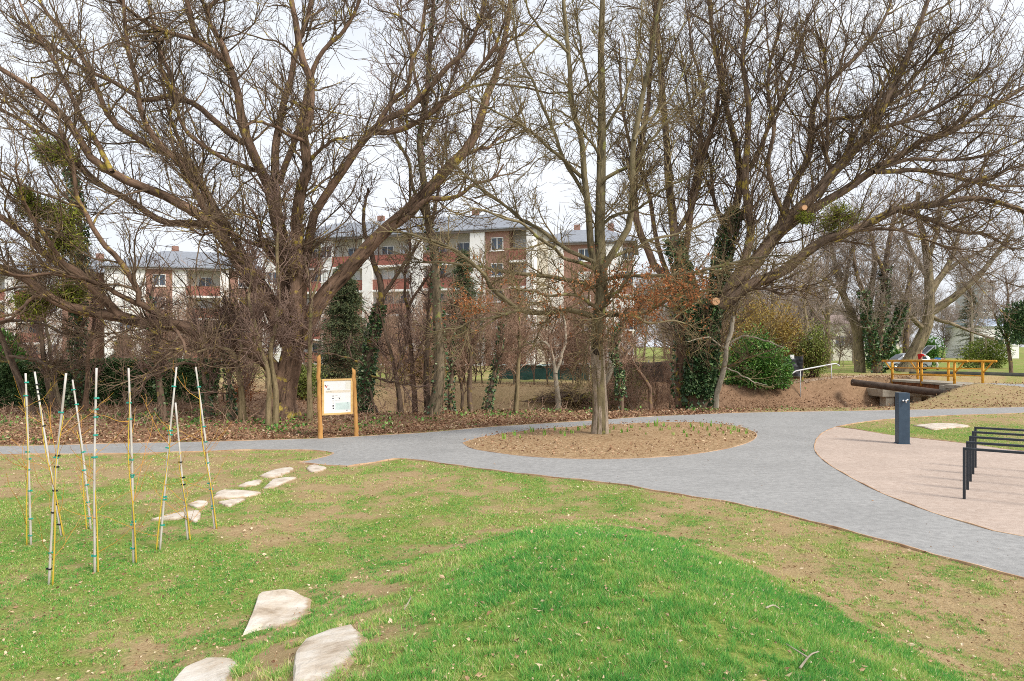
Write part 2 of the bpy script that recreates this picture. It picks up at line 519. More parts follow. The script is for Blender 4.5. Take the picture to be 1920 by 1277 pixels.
def paved(x, y):
    return inside(PAVED[0], x, y) | inside(PAVED[1], x, y)


def masks(x, y):
    """grass cover, leaf litter, both 0..1 (what grows and lies where)."""
    x = np.asarray(x, float); y = np.asarray(y, float)
    e = mound_e(x, y)
    n1 = fbm(x * .9, y * .9, 41); n2 = fbm(x * 3.1, y * 3.1, 47, 3)
    m = 1 - smooth(.86, 1.0, e + .10 * (n1 - .5))
    worn = smooth(.2, -1.0, x) * (1 - smooth(.35, .8, np.abs(x + .95 - .10 * (y - 4)) / 1.6)) * .38
    gm = np.clip(.93 - 1.35 * worn - smooth(-.1, -1.6, x) * .12 + .75 * (n2 - .5), 0, 1)
    lawn = .47 + .20 * smooth(9.2, 7.4, y) * smooth(1.2, -1.2, x) - .30 * smooth(-1.2, -3.0, x) * smooth(5.8, 4.4, y)
    lawn = lawn - .17 * smooth(1.2, 3, x) * smooth(12, 8, y) - .16 * smooth(9.2, 11.2, y) * smooth(0, -4, x) - .10 * np.exp(-((x - .5) ** 2 / 6 + (y - 8.2) ** 2 / 1.2))
    lawn = lawn + .70 * (n1 - .5) + 1.0 * (n2 - .5)
    right = .55 + .8 * (n1 - .5) - .35 * smooth(17, 20, y)
    lawn = np.where((x > 5.2) & (y > 10.4), right, lawn)
    g = np.where(e < 1.05, np.maximum(gm * m, lawn * (1 - m)), lawn)
    yp = path_far(x)
    beyond = smooth(yp - .2, yp + .5, y)
    rise = np.maximum(smooth(5, 9.5, x) * (1 - smooth(.05, .6, ditch(x, y))) * (y < 33), smooth(20.8, 22.5, x))
    back = .22 * (n1 - .3) + .08 + smooth(35, 42, y) * (.30 + .7 * (n1 - .4)) + rise * (.16 + .5 * (n2 - .5))
    g = g * (1 - beyond) + back * beyond
    lit = beyond * (1 - smooth(26, 33, y) * smooth(7, 3, x) * .75) * (1 - smooth(34.5, 40, y)) * (1 - .85 * rise)
    return np.clip(g, 0, 1), np.clip(lit, 0, 1)


NS, NU = 560, 620
s = 5 * np.geomspace(1, 250, NS) - 2; s[0] = 2
yy = s - 5
u = np.linspace(-1.25, 1.25, NU)
X = u[None] * (yy[:, None] + 5.5); Y = np.broadcast_to(yy[:, None], X.shape)
Z = H(X, Y)
V = np.stack([X, Y, Z], -1).reshape(-1, 3)
i = np.arange(NS - 1)[:, None] * NU; j = np.arange(NU - 1)[None]
mb = MB(); mb.add(V, np.stack([i + j, i + j + 1, i + NU + j + 1, i + NU + j], -1).reshape(-1, 4))
gm, nt, b = newmat('soil_and_turf', .97, .08)
cw = coords(nt)
n_f = noise(nt, cw, 38, 4, .7); n_m = noise(nt, cw, 7, 5, .65); n_b = noise(nt, cw, 1.2, 4, .6)
soil = mixc(nt, .5, ramp(nt, n_m, [(.3, (.30, .19, .085)), (.55, (.49, .345, .175)), (.75, (.60, .46, .26))]), ramp(nt, n_f, [(.3, (.20, .135, .075)), (.5, (.40, .30, .175)), (.7, (.56, .45, .29))]))
soil = mixc(nt, maprange(nt, n_b, .35, .7, 0, .4), soil, (.30, .24, .09))
turf = ramp(nt, n_f, [(.3, (.10, .17, .032)), (.55, (.23, .29, .065)), (.75, (.42, .37, .15))])
lit = mixc(nt, .5, ramp(nt, n_f, [(.32, (.12, .066, .038)), (.5, (.30, .175, .11)), (.7, (.48, .32, .21))]), ramp(nt, n_m, [(.3, (.17, .10, .06)), (.7, (.42, .27, .175))]))
ga = node(nt, 'ShaderNodeAttribute', attribute_name='grass').outputs['Fac']
la = node(nt, 'ShaderNodeAttribute', attribute_name='litter').outputs['Fac']
gn = maprange(nt, math_(nt, 'ADD', ga, math_(nt, 'MULTIPLY', math_(nt, 'SUBTRACT', n_m, .5), .9)), .30, .72)
base = mixc(nt, math_(nt, 'MULTIPLY', la, .92), soil, lit)
nt.links.new(mixc(nt, gn, base, turf), b.inputs['Base Color'])
bump(nt, b, math_(nt, 'ADD', n_f, math_(nt, 'MULTIPLY', n_m, .7)), .8, .03)
g_o = mb.build('ground', gm, smooth=True); g_o['kind'] = 'structure'
G_, L_ = masks(V[:, 0], V[:, 1])
for nm, ar in (('grass', G_), ('litter', L_)):
    a = g_o.data.attributes.new(nm, 'FLOAT', 'POINT'); a.data.foreach_set('value', ar.astype(np.float32))

# ------------------------------------------------------------------ grass blades and fallen leaves
rg = np.random.default_rng(11)


def scatter(n, d0, d1, spread=.78, pw=1.):
    d = d0 * (d1 / d0) ** (rg.random(n) ** pw)
    x = (rg.random(n) * 2 - 1) * (spread * d + .4)
    return x, d


STONE_PIX = [[(463, 1188), (488, 1123), (545, 1117), (580, 1129), (575, 1150), (556, 1164), (533, 1174), (492, 1176)], [(553, 1290), (558, 1242), (575, 1219), (614, 1200), (655, 1184), (684, 1202), (667, 1230), (644, 1260), (602, 1292)], [(322, 1300), (349, 1265), (390, 1247), (430, 1242), (446, 1244), (436, 1262), (416, 1300)],
    [(300, 974), (322, 968), (365, 962), (370, 970), (364, 977)], [(404, 934), (412, 925), (455, 924), (478, 927), (432, 934)], [(500, 914), (516, 902), (540, 899), (532, 905)], [(492, 893), (512, 886), (545, 881), (508, 895)], [(452, 913), (467, 908), (484, 905)], [(578, 880), (586, 876), (608, 879), (590, 885)], [(1716, 800), (1760, 796), (1812, 801), (1750, 806)]]
STONE_GP = [np.array([ground(*p)[:2] for p in q]) for q in STONE_PIX]


def stones(x, y):
    r = np.zeros(np.shape(x), bool)
    for q in STONE_GP: r |= inside(q, x, y)
    return r


def blades(mb, x, y, h, wd, tint):
    n = len(x); z = H(x, y)
    a = rg.random(n) * 2 * PI; bx = np.stack([np.cos(a), np.sin(a), 0 * a], 1) * (wd / 2)[:, None]
    ln = rg.normal(size=(n, 2)) * .55
    base = np.stack([x, y, z - .004], 1)
    tip = base + np.stack([ln[:, 0] * h, ln[:, 1] * h, h], 1)
    V = np.stack([base - bx, base + bx, tip], 1).reshape(-1, 3)
    mb.add(V, tris=np.arange(n * 3).reshape(-1, 3), tint=np.repeat(tint, 3))


x, y = scatter(1500000, 2.3, 23)
g, l = masks(x, y)
cl = fbm(x * 5, y * 5, 61, 3); tuft = fbm(x * 21, y * 21, 63, 2); med = fbm(x * 1.6, y * 1.6, 67, 4)
keep = (rg.random(len(x)) < np.clip((g - .04 + 2.3 * (cl - .5) + 1.1 * (tuft - .5)) * 2.1 - .42, .0, 1)) & ~paved(x, y)
keep &= ~inside(isl, x, y) & ~stones(x, y)
x, y, g, med, cl, tuft = x[keep], y[keep], g[keep], med[keep], cl[keep], tuft[keep]
e = mound_e(x, y)
lush = 1 - smooth(.8, 1.05, e)
h = (.010 + .014 * rg.random(len(x))) * (1 + .7 * lush) * (.7 + .6 * med) * (.25 + 1.5 * tuft)
wd = np.maximum(.0028, .00105 * y) * (.7 + .6 * rg.random(len(x)))
lushr = lush * smooth(-1.3, .6, x)
tint = np.clip(.56 + .22 * rg.normal(size=len(x)) + .75 * (med - .5) - .75 * (tuft - .5) - .5 * (cl - .5) - .10 * lushr + .13 * (1 - lush) + .22 * (1 - np.clip(g * 1.6, 0, 1)) - .02 * lush - .14 * smooth(8.8, 6.8, y) * smooth(.5, -1, x) * (1 - lush), 0, 1)
tint = np.where(rg.random(len(x)) < .035, 1., tint)
mb = MB(); blades(mb, x, y, h, wd, tint)
M['grass'] = tinted('grass_blades', [(0, (.075, .30, .065)), (.3, (.160, .45, .095)), (.58, (.31, .54, .11)), (.82, (.54, .54, .17)), (1, (.78, .66, .38))], .75, .15, .30)
tag(mb.build('grass', M['grass']), 'short green and straw coloured grass on the lawns and mound', 'grass', kind='stuff')

M['dead_leaf'] = tinted('dead_leaf', [(0, (.13, .062, .034)), (.4, (.33, .185, .11)), (.75, (.52, .35, .22)), (1, (.74, .60, .42))], .8, .15)
mb = MB()
x, y = scatter(4200, 2.6, 14)
k = ~paved(x, y); x, y = x[k], y[k]
sz = (.018 + .026 * rg.random(len(x)) ** 2) * (.6 + .4 * smooth(3, 7, y))
dirs = np.c_[rg.normal(size=(len(x), 2)), np.zeros(len(x))]
C = np.stack([x, y, H(x, y) + .012 + .014 * rg.random(len(x))], 1)
leaves(mb, C, sz, rg, D=dirs, aspect=.6, tint=.55 + .45 * rg.random(len(x)))
# crumbs of brown leaf and bark in the lawns, a few blown on to the gravel
x, y = scatter(26000, 2.8, 20)
e = mound_e(x, y); pv = paved(x, y)
k = (rg.random(len(x)) < np.where(pv, .030, np.where(e < .95, .16, .75))) & ~stones(x, y) & ~inside(isl, x, y); x, y, pv = x[k], y[k], pv[k]
C = np.stack([x, y, np.where(pv, .014, H(x, y) + .006 + .012 * rg.random(len(x)))], 1)
leaves(mb, C, .011 + .019 * rg.random(len(x)) ** 1.5, rg, D=np.c_[rg.normal(size=(len(x), 2)), .15 * rg.normal(size=len(x))], aspect=.55, tint=np.clip(rg.normal(.5, .28, len(x)), 0, 1))
# leaf litter beyond the path and in the bed
x = rg.uniform(-19, 24, 170000); y = path_far(x) + .1 + 21 * rg.random(len(x)) ** 1.7
g, l = masks(x, y)
k = (rg.random(len(x)) < l * (.35 + .9 * fbm(x * 1.3, y * 1.3, 71))); x, y = x[k], y[k]
C = np.stack([x, y, H(x, y) + .01 + .05 * rg.random(len(x))], 1)
leaves(mb, C, .038 + .036 * rg.random(len(x)), rg, D=np.c_[rg.normal(size=(len(x), 2)), .25 * rg.normal(size=len(x))], aspect=.65, tint=np.clip(rg.normal(.36, .26, len(x)), 0, 1))
x = rg.uniform(-1.6, 6.2, 9000); y = rg.uniform(11.5, 19.5, 9000); k = inside(isl, x, y) & (rg.random(9000) < .55); x, y = x[k], y[k]
C = np.stack([x, y, np.full(len(x), .075)], 1)
leaves(mb, C, .03 + .03 * rg.random(len(x)), rg, D=np.c_[rg.normal(size=(len(x), 2)), .3 * rg.normal(size=len(x))], tint=np.clip(rg.normal(.5, .25, len(x)), 0, 1))
x = rg.uniform(6, 21.5, 26000); y = rg.uniform(26, 37.2, 26000); k = (ditch(x, y) > .12) & (rg.random(26000) < .2 + fbm(x * 1.1, y * 1.1, 73)); x, y = x[k], y[k]
C = np.stack([x, y, H(x, y) + .02 + .06 * rg.random(len(x))], 1)
leaves(mb, C, .04 + .045 * rg.random(len(x)), rg, D=np.c_[rg.normal(size=(len(x), 2)), .4 * rg.normal(size=len(x))], aspect=.6, tint=np.clip(rg.normal(.36, .28, len(x)), 0, 1))
tag(mb.build('fallen_leaves', M['dead_leaf']), 'dry brown fallen leaves strewn under the trees and over the grass', 'leaf litter', kind='stuff')
# ------------------------------------------------------------------ trees
def grow(rng, P, R, M_, N, t0, t1, ang, angv, length, lenv, wig, up, r0, r1, rk=.7, tpow=1., lenfall=.45, minfrac=0., aim=None):
    """M_ side shoots on the branches P (B,N0,3) with radii R."""
    B, N0, _ = P.shape
    Ls = np.linalg.norm(np.diff(P, axis=1), axis=-1).sum(1)
    b = rng.choice(B, M_, p=Ls / Ls.sum())
    t = t0 + (t1 - t0) * rng.random(M_) ** tpow
    f = t * (N0 - 1); i = np.minimum(f.astype(int), N0 - 2); f = (f - i)[:, None]
    pos = P[b, i] * (1 - f) + P[b, i + 1] * f
    rad = R[b, i] * (1 - f[:, 0]) + R[b, i + 1] * f[:, 0]
    T = norm(P[b, i + 1] - P[b, i])
    perp = norm(np.cross(T, rng.normal(size=(M_, 3)) + 1e-3))
    a = np.radians(ang + angv * rng.normal(size=M_))[:, None]
    d = T * np.cos(a) + perp * np.sin(a)
    if aim is not None: d = norm(d + aim)
    L = length * np.exp(lenv * rng.normal(size=M_)) * (1 - lenfall * t)
    L = np.maximum(L, minfrac * length)
    out = np.zeros((M_, N, 3)); out[:, 0] = pos
    st = (L / (N - 1))[:, None]
    for k in range(1, N):
        d = norm(d + wig * rng.normal(size=(M_, 3)) + np.array([0, 0, up]))
        out[:, k] = out[:, k - 1] + d * st
    ra = np.minimum(rad * rk, r0 * (.7 + .6 * rng.random(M_)))
    prof = np.linspace(0, 1, N)[None]
    RR = ra[:, None] * (1 - prof) + np.minimum(r1, ra)[:, None] * prof
    return out, RR


def limb_pts(pts, d, dy, n=22, rng=None, wob=0.):
    m = len(pts)
    L = np.concatenate([[0], np.cumsum([math.dist(pts[i][:2], pts[i + 1][:2]) for i in range(m - 1)])]); L = L / max(L[-1], 1e-6)
    dd = d + dy[0] + (dy[1] - dy[0]) * L
    P = np.array([at(p[0], p[1], q) for p, q in zip(pts, dd)])
    P = resample(P, n)
    if wob and rng is not None:
        k = rng.normal(size=(n, 3)); k = (k + np.roll(k, 1, 0) + np.roll(k, -1, 0)) / 2
        k[0] = 0; P = P + k * wob
    return P


def tree(name, label, d, limbs, spec, mats, seed, cat='tree', group=None, gen_first=0, rs=1.):
    """limbs: (photo pixels, start radius px, end radius px, (depth at start, depth at end)[, twig weight]); the first gen_first are bare."""
    rng = np.random.default_rng(seed)
    P = []; R = []; k = F / d
    for li, lm in enumerate(limbs):
        pts, ra, rb, dy = lm[:4]
        p = limb_pts(pts, d, dy, 22, rng, .018 if li else .006)
        P.append(p)
        r = np.linspace(0, 1, 22); R.append((ra * (1 - r) ** .9 + rb * (1 - (1 - r) ** .9)) * rs / k)
    P = np.array(P); R = np.array(R)
    base = P[0, 0].copy(); base[2] = float(H(base[0], base[1]))
    # root flare on the trunk
    hgt = P[0, :, 2] - base[2]
    R[0] *= 1 + spec.get('flare', .45) * np.exp(-np.maximum(hgt, 0) / .35)
    P[0, 0, 2] = base[2] - .15
    t = thing(name, base, label, cat, group)
    mb = MB(); tubes(mb, P[:1], R[:1], 20); tubes(mb, P[1:], R[1:], 9)
    V = mb.V[0]; a_ = np.tile(np.arange(20) / 20 * 2 * PI, 22); hz = np.repeat(np.maximum(hgt, 0), 20)
    nz = fbm(np.cos(a_) * 1.9 + 7, np.sin(a_) * 1.9 + hz * .22 + seed, seed + 3, 3) - .5 + .25 * (fbm(V[:, 0] * 3 + V[:, 1] * 2, V[:, 2] * 1.2, seed + 5, 3) - .5)
    ax = np.repeat(P[0], 20, 0); mb.V[0] = ax + (V - ax) * (1 + (.35 + .5 * np.exp(-hz / 1.2))[:, None] * nz[:, None])
    trunk = mb.build('trunk', mats[0], t, smooth=True)
    mb = MB(); tips = None
    src = slice(gen_first, None)
    lv = []
    p, r = P[src], R[src]
    for L in spec['levels']:
        p2, r2 = grow(rng, p, r, **{k_: v for k_, v in L.items() if k_ not in ('k', 'own')})
        tubes(mb, p2, r2, L.get('k', 4), tint=rng.random(len(p2)))
        lv.append((p2, r2))
        if L.get('own') is not None:      # next level also springs straight from the limbs
            p2_, r2_ = grow(rng, P[src], R[src], **L['own']); tubes(mb, p2_, r2_, 3); lv.append((p2_, r2_))
        p, r = p2, r2
    mb.build('crown', mats[1], t, smooth=True)
    return t, P, R, lv, rng


def lev(M_, N, t0, t1, ang, length, up, r0, r1, k=4, angv=14, lenv=.3, wig=.13, **kw):
    return dict(M_=M_, N=N, t0=t0, t1=t1, ang=ang, angv=angv, length=length, lenv=lenv, wig=wig, up=up, r0=r0, r1=r1, k=k, **kw)


def ivy_on(parent, mat, P, R, n, size, rng, thick=.12, name='ivy', frac=1.):
    mb = MB()
    N0 = P.shape[0]
    t = rng.random(n) ** 1.15 * frac * (N0 - 1.001); i = t.astype(int); f = (t - i)[:, None]
    c = P[i] * (1 - f) + P[i + 1] * f; r = R[i] * (1 - f[:, 0]) + R[i + 1] * f[:, 0]
    d = rng.normal(size=(n, 3)); T = norm(P[i + 1] - P[i]); d = norm(d - T * (d * T).sum(1, keepdims=True))
    lump = .5 + fbm(c[:, 2] * 2.1, np.arctan2(d[:, 1], d[:, 0]) * 1.7, 91)
    C = c + d * (r * 1.02 + thick * rng.random(n) ** .8 * lump)[:, None]
    leaves(mb, C, size, rng, D=d + np.array([0, 0, -.7]), aspect=.95, tint=np.clip(rng.random(n) ** 1.4, 0, 1))
    return mb.build(name, mat, parent)


# ---- the great spreading tree on the left
T1 = [
    ([(524, 792), (528, 750), (537, 710), (546, 670), (551, 635)], 30, 26, (0, 0)),
    ([(541, 650), (541, 600), (536, 513), (518, 395), (507, 357)], 21, 15, (0, .2)),
    ([(507, 357), (485, 310), (470, 278), (455, 235), (447, 177), (434, 128), (413, 106), (376, 79), (361, 49), (350, 0), (340, -60)], 13, 4, (.2, -1.2)),
    ([(434, 128), (415, 80), (393, 38), (392, 15), (412, -5), (430, -60)], 8, 3, (-.6, -.6)),
    ([(413, 109), (372, 78), (331, 66), (301, 56), (271, 38), (225, 6), (190, -40)], 6, 2.5, (-.8, -2.4)),
    ([(510, 365), (519, 263), (526, 210), (541, 158), (560, 75), (575, 38), (583, 0), (590, -70)], 11, 4, (.2, 1.2)),
    ([(524, 345), (545, 286), (560, 233), (575, 180), (586, 135), (610, 90), (640, 60), (668, 15), (690, -50)], 8, 3, (.2, -.8)),
    ([(556, 640), (553, 540), (556, 470), (560, 376), (579, 308), (567, 263), (581, 210), (582, 143), (564, 101), (556, 38), (545, -10), (540, -70)], 18, 4, (-.2, -2.0)),
    ([(579, 300), (600, 282), (625, 262), (650, 258)], 5, 1.5, (-1, -2.2)),
    ([(569, 265), (540, 252), (514, 235), (480, 230), (450, 236)], 5, 1.5, (-1.3, -2.8)),
    ([(560, 650), (600, 560), (650, 510), (690, 466), (740, 417), (785, 375), (830, 325), (868, 285), (895, 245), (907, 195), (925, 155), (940, 105), (952, 38), (960, -40)], 22, 4, (.1, 1.4)),
    ([(715, 440), (760, 410), (800, 372), (835, 372), (868, 365), (890, 345), (925, 335), (945, 310)], 9, 2, (.5, .0)),
    ([(850, 303), (880, 285), (915, 278), (935, 260), (960, 240)], 6, 2, (.9, 2.2)),
    ([(562, 620), (570, 530), (579, 451), (586, 406), (609, 368), (640, 327), (670, 282), (700, 244), (728, 223), (768, 203), (813, 154), (850, 113), (880, 85), (905, 20), (920, -50)], 13, 3, (.1, -1.2)),
    ([(700, 248), (753, 244), (790, 225), (828, 192), (873, 165), (903, 124), (935, 70), (955, 10)], 7, 2.2, (-.5, -2)),
    ([(708, 233), (741, 184), (764, 162), (771, 116), (790, 75), (798, 0), (802, -60)], 6, 2.2, (-.6, .6)),
    ([(520, 700), (500, 678), (451, 648), (395, 629), (338, 612), (282, 608), (225, 592), (169, 584), (124, 573), (86, 554), (49, 524), (0, 501), (-70, 480)], 19, 7, (-.1, -1.6)),
    ([(225, 592), (203, 570), (184, 550), (150, 513), (113, 494), (83, 475), (38, 434), (0, 407), (-60, 380)], 11, 5, (-.9, -2.0)),
    ([(330, 612), (300, 590), (263, 570), (259, 543), (240, 513), (225, 486), (203, 464), (177, 430), (160, 400), (143, 370), (139, 327), (131, 286), (110, 240)], 8, 2.5, (-.6, -3)),
    ([(263, 572), (225, 556), (190, 535), (150, 520), (90, 512), (40, 516), (-20, 500)], 6, 2, (-.9, -3.2)),
    ([(319, 606), (328, 620), (338, 628), (346, 655), (361, 675), (375, 680)], 5, 1.5, (-.8, -2.6)),
    ([(86, 554), (60, 560), (30, 590), (0, 605), (-40, 620)], 5, 2, (-1.4, -2.6)),
    ([(534, 640), (500, 569), (466, 524), (443, 488), (422, 455), (400, 425), (376, 406), (312, 368), (263, 349), (210, 323), (173, 301), (147, 263), (124, 229), (86, 188), (38, 150), (0, 128), (-50, 100)], 16, 4, (0, -2.2)),
    ([(395, 422), (350, 418), (312, 417), (275, 400), (241, 376), (190, 345), (150, 312), (110, 290), (60, 240), (10, 210), (-40, 190)], 9, 3, (-.6, 1.2)),
    ([(451, 500), (432, 465), (425, 451), (391, 376), (361, 319), (331, 296), (300, 285), (263, 263), (210, 225), (177, 150), (150, 100), (131, 75), (86, 22), (60, -30)], 10, 3, (-.3, .9)),
    ([(430, 460), (395, 413), (362, 350), (338, 308), (293, 263), (267, 210), (256, 150), (244, 105), (233, 38), (225, -40)], 9, 3, (-.3, -2.6)),
    ([(457, 268), (413, 233), (376, 203), (338, 184), (301, 180), (278, 192), (255, 178), (233, 165), (203, 147), (150, 124), (90, 80), (40, 40)], 8, 3, (.3, 1.8)),
    ([(350, 188), (327, 170), (319, 143), (293, 75), (278, 0), (272, -50)], 6, 2, (1, 2)),
    ([(480, 320), (440, 305), (413, 295), (380, 272), (346, 243), (330, 195), (305, 130), (290, 60)], 6, 2, (.2, -1.4)),
    ([(535, 630), (515, 622), (481, 603), (451, 600), (420, 580), (395, 585)], 9, 3, (.1, 1.4)),
    ([(530, 600), (500, 540), (470, 500), (440, 440), (400, 380), (372, 330), (330, 250), (312, 190), (300, 110)], 10, 2.5, (.2, 2.2)),
    ([(210, 323), (180, 270), (150, 215), (120, 150), (90, 95), (55, 40), (30, -20)], 6, 2, (-1.5, -.6)),
    ([(150, 313), (110, 262), (60, 215), (20, 180), (-30, 160)], 5, 2, (-1, -2)),
    ([(118, 494), (90, 452), (60, 405), (40, 360), (30, 310)], 5, 1.6, (-1.5, -3.4)),
    ([(515, 470), (470, 455), (420, 430), (380, 440), (350, 420)], 5, 1.6, (.1, -2.6)),
    ([(540, 520), (508, 480), (490, 455), (484, 420), (470, 390)], 6, 2, (-.1, -2.2)),
]
SPEC1 = dict(flare=1.0, levels=[
    lev(540, 10, .12, 1., 42, 2.0, .07, .027, .009, 5, wig=.20, lenv=.35, lenfall=.3),
    lev(4300, 7, .1, 1., 40, .95, .09, .0095, .005, 3, wig=.21, own=dict(M_=1200, N=6, t0=.1, t1=1., ang=50, angv=18, length=.9, lenv=.4, wig=.2, up=.06, r0=.012, r1=.006)),
    lev(18500, 4, .12, 1., 42, .42, .08, .0056, .0040, 3, wig=.22), lev(10000, 3, .6, 1., 30, .09, .1, .0085, .0065, 3, wig=.2)])
t1, P1, R1, lv1, r1_ = tree('bare_tree', 'huge spreading bare tree with a reddish brown trunk forking low behind the information board', 19.0, T1, SPEC1, (M['bark_red'], M['twig_dark']), 101, rs=.77)

# ---- the young oak in the planting bed
T2 = [
    ([(1124, 822), (1125, 760), (1122, 700), (1119, 640), (1121, 600), (1127, 560), (1128, 500), (1125, 440), (1128, 338), (1128, 188), (1126, 75), (1130, 0), (1134, -80)], 16, 4.2, (0, .2)),
    ([(1124, 520), (1108, 470), (1099, 376), (1091, 263), (1072, 188), (1065, 94), (1057, 0), (1052, -70)], 8, 3.2, (.1, -.5)),
    ([(1128, 530), (1135, 496), (1156, 462), (1171, 439), (1180, 400), (1186, 330), (1189, 263), (1202, 188), (1219, 113), (1240, 0), (1250, -60)], 8, 2.6, (0, -.8)),
    ([(1119, 594), (1090, 588), (1068, 582), (1031, 587), (983, 583), (952, 562), (919, 540), (904, 514), (882, 496), (858, 476), (820, 455), (770, 437), (730, 432)], 6.5, 1.6, (0, -2.2)),
    ([(985, 583), (959, 583), (926, 595), (893, 599), (860, 612), (835, 616)], 3, 1.2, (-1, -1.6)),
    ([(1117, 538), (1070, 527), (1024, 518), (970, 512), (926, 505), (893, 498), (830, 492), (765, 490)], 5.5, 1.4, (0, 1.3)),
    ([(1124, 586), (1101, 564), (1088, 555), (1046, 553), (1013, 551), (991, 543), (960, 538)], 4.5, 1.3, (-.1, -2.0)),
    ([(1124, 510), (1097, 496), (1057, 483), (1042, 468), (1013, 448), (983, 424), (959, 415), (920, 400), (880, 392)], 4.5, 1.3, (0, -2.4)),
    ([(1117, 492), (1079, 474), (1046, 457), (1013, 430), (991, 419), (965, 402), (937, 378), (900, 352), (850, 308), (820, 290)], 5, 1.4, (0, .9)),
    ([(1098, 335), (1070, 310), (1035, 282), (997, 248), (959, 222), (925, 205), (880, 180)], 4.5, 1.4, (0, -1.5)),
    ([(1099, 372), (1075, 330), (1053, 293), (1031, 233), (1008, 173), (978, 113), (963, 45), (955, -20)], 4.5, 1.4, (0, .9)),
    ([(1066, 100), (1040, 75), (1010, 50), (990, 10), (975, -40)], 3.2, 1.2, (-.4, -1.2)),
    ([(1127, 592), (1150, 590), (1185, 587), (1214, 584), (1238, 573), (1259, 558), (1295, 545), (1335, 538)], 5, 1.3, (0, -1.9)),
    ([(1135, 588), (1160, 592), (1190, 596), (1210, 606), (1240, 605), (1264, 602), (1300, 612)], 4.4, 1.2, (0, .8)),
    ([(1130, 556), (1160, 557), (1190, 558), (1226, 556), (1274, 555), (1310, 548)], 4, 1.2, (0, 1.6)),
    ([(1130, 526), (1150, 520), (1179, 517), (1220, 519), (1268, 517), (1327, 504), (1387, 489), (1432, 480), (1480, 478)], 4.6, 1.2, (0, -2.6)),
    ([(1128, 500), (1149, 481), (1190, 468), (1214, 450), (1268, 438), (1315, 421), (1350, 400)], 4.4, 1.2, (0, 1)),
    ([(1126, 345), (1138, 333), (1160, 322), (1183, 310), (1226, 257), (1258, 224), (1290, 192), (1330, 160)], 4.4, 1.2, (0, -1)),
    ([(1128, 420), (1150, 405), (1185, 395), (1225, 370), (1262, 345), (1300, 330)], 4, 1.2, (.1, -2.0)),
    ([(1128, 250), (1150, 215), (1170, 180), (1190, 120), (1200, 60), (1205, 0)], 4, 1.3, (.1, 1)),
    ([(1128, 200), (1105, 160), (1095, 110), (1085, 60), (1082, 0)], 3.6, 1.3, (.1, .8)),
    ([(1125, 600), (1112, 622), (1100, 650), (1095, 690)], 1.8, .8, (-.1, -.6)),
    ([(1127, 580), (1140, 560), (1165, 540), (1185, 505), (1200, 480)], 3.2, 1, (-.1, -1.4)),
    ([(1130, 575), (1150, 562), (1145, 585), (1140, 610), (1142, 640), (1140, 655)], 2, .8, (-.1, -.9)),
    ([(1128, 300), (1110, 270), (1085, 235), (1060, 215), (1020, 205)], 3.4, 1.1, (.1, -1.6)),
    ([(1189, 263), (1215, 225), (1245, 200), (1275, 150), (1290, 100)], 3.2, 1.1, (-.5, .4)),
]
SPEC2 = dict(flare=.30, levels=[
    lev(300, 8, .15, 1., 46, 1.15, .035, .017, .007, 4, wig=.12),
    lev(2600, 5, .12, 1., 44, .55, .04, .0085, .0045, 3, wig=.16, own=dict(M_=700, N=5, t0=.12, t1=1., ang=58, angv=14, length=.55, lenv=.4, wig=.15, up=.04, r0=.008, r1=.0045)),
    lev(9000, 4, .12, 1., 44, .24, .03, .0052, .0035, 3, wig=.18)])
t2, P2, R2, lv2, r2_ = tree('oak_tree', 'young oak with a straight pale trunk standing in the planting bed', 15.7, T2, SPEC2, (M['bark_oak_upper'], M['twig_olive']), 202, rs=.86)
# pale rough lower bark of the oak is its own sheath of bark, with two knots where branches were cut
mb = MB(); lo = resample(P2[0][:8], 40); rr = np.interp(np.linspace(0, 1, 40), np.linspace(0, 1, 8), R2[0][:8]) * 1.045
z_ = lo[:, 2]; kk = z_ < at(1120, 655, 15.7)[2]
tubes(mb, lo[None, kk], rr[None, kk], 26)
V = mb.V[0]; ax = np.repeat(lo[kk], 26, 0); th = np.tile(np.arange(26), kk.sum())
mb.V[0] = ax + (V - ax) * (1 + .10 * (fbm(th * .9, V[:, 2] * 1.1, 5, 3) - .45))[:, None]
mb.build('lower_bark', M['bark_oak'], t2, smooth=True)
M['knot'] = plain('knot', (.05, .038, .03), .95, .1)
for py, q in ((642, .062), (660, .075)):
    c = at(1121, py, 15.7 - .175); mb = MB(); a = np.linspace(0, 2 * PI, 15)[:-1]
    ring = lambda r_, dep: np.stack([c[0] + r_ * np.cos(a) * 1.15, np.full(14, c[1] + dep), c[2] + r_ * np.sin(a) * .75], 1)
    V = np.concatenate([ring(q * 1.2, .05), ring(q, -.02), ring(q * .65, -.025), ring(q * .4, .0)]); i = np.arange(14); j = (i + 1) % 14
    mb.add(V, np.concatenate([np.stack([r_ * 14 + i, r_ * 14 + j, r_ * 14 + 14 + j, r_ * 14 + 14 + i], 1) for r_ in range(3)]), polys=[list(range(42, 56))])
    mb.build('knot', M['knot'], t2, smooth=True)
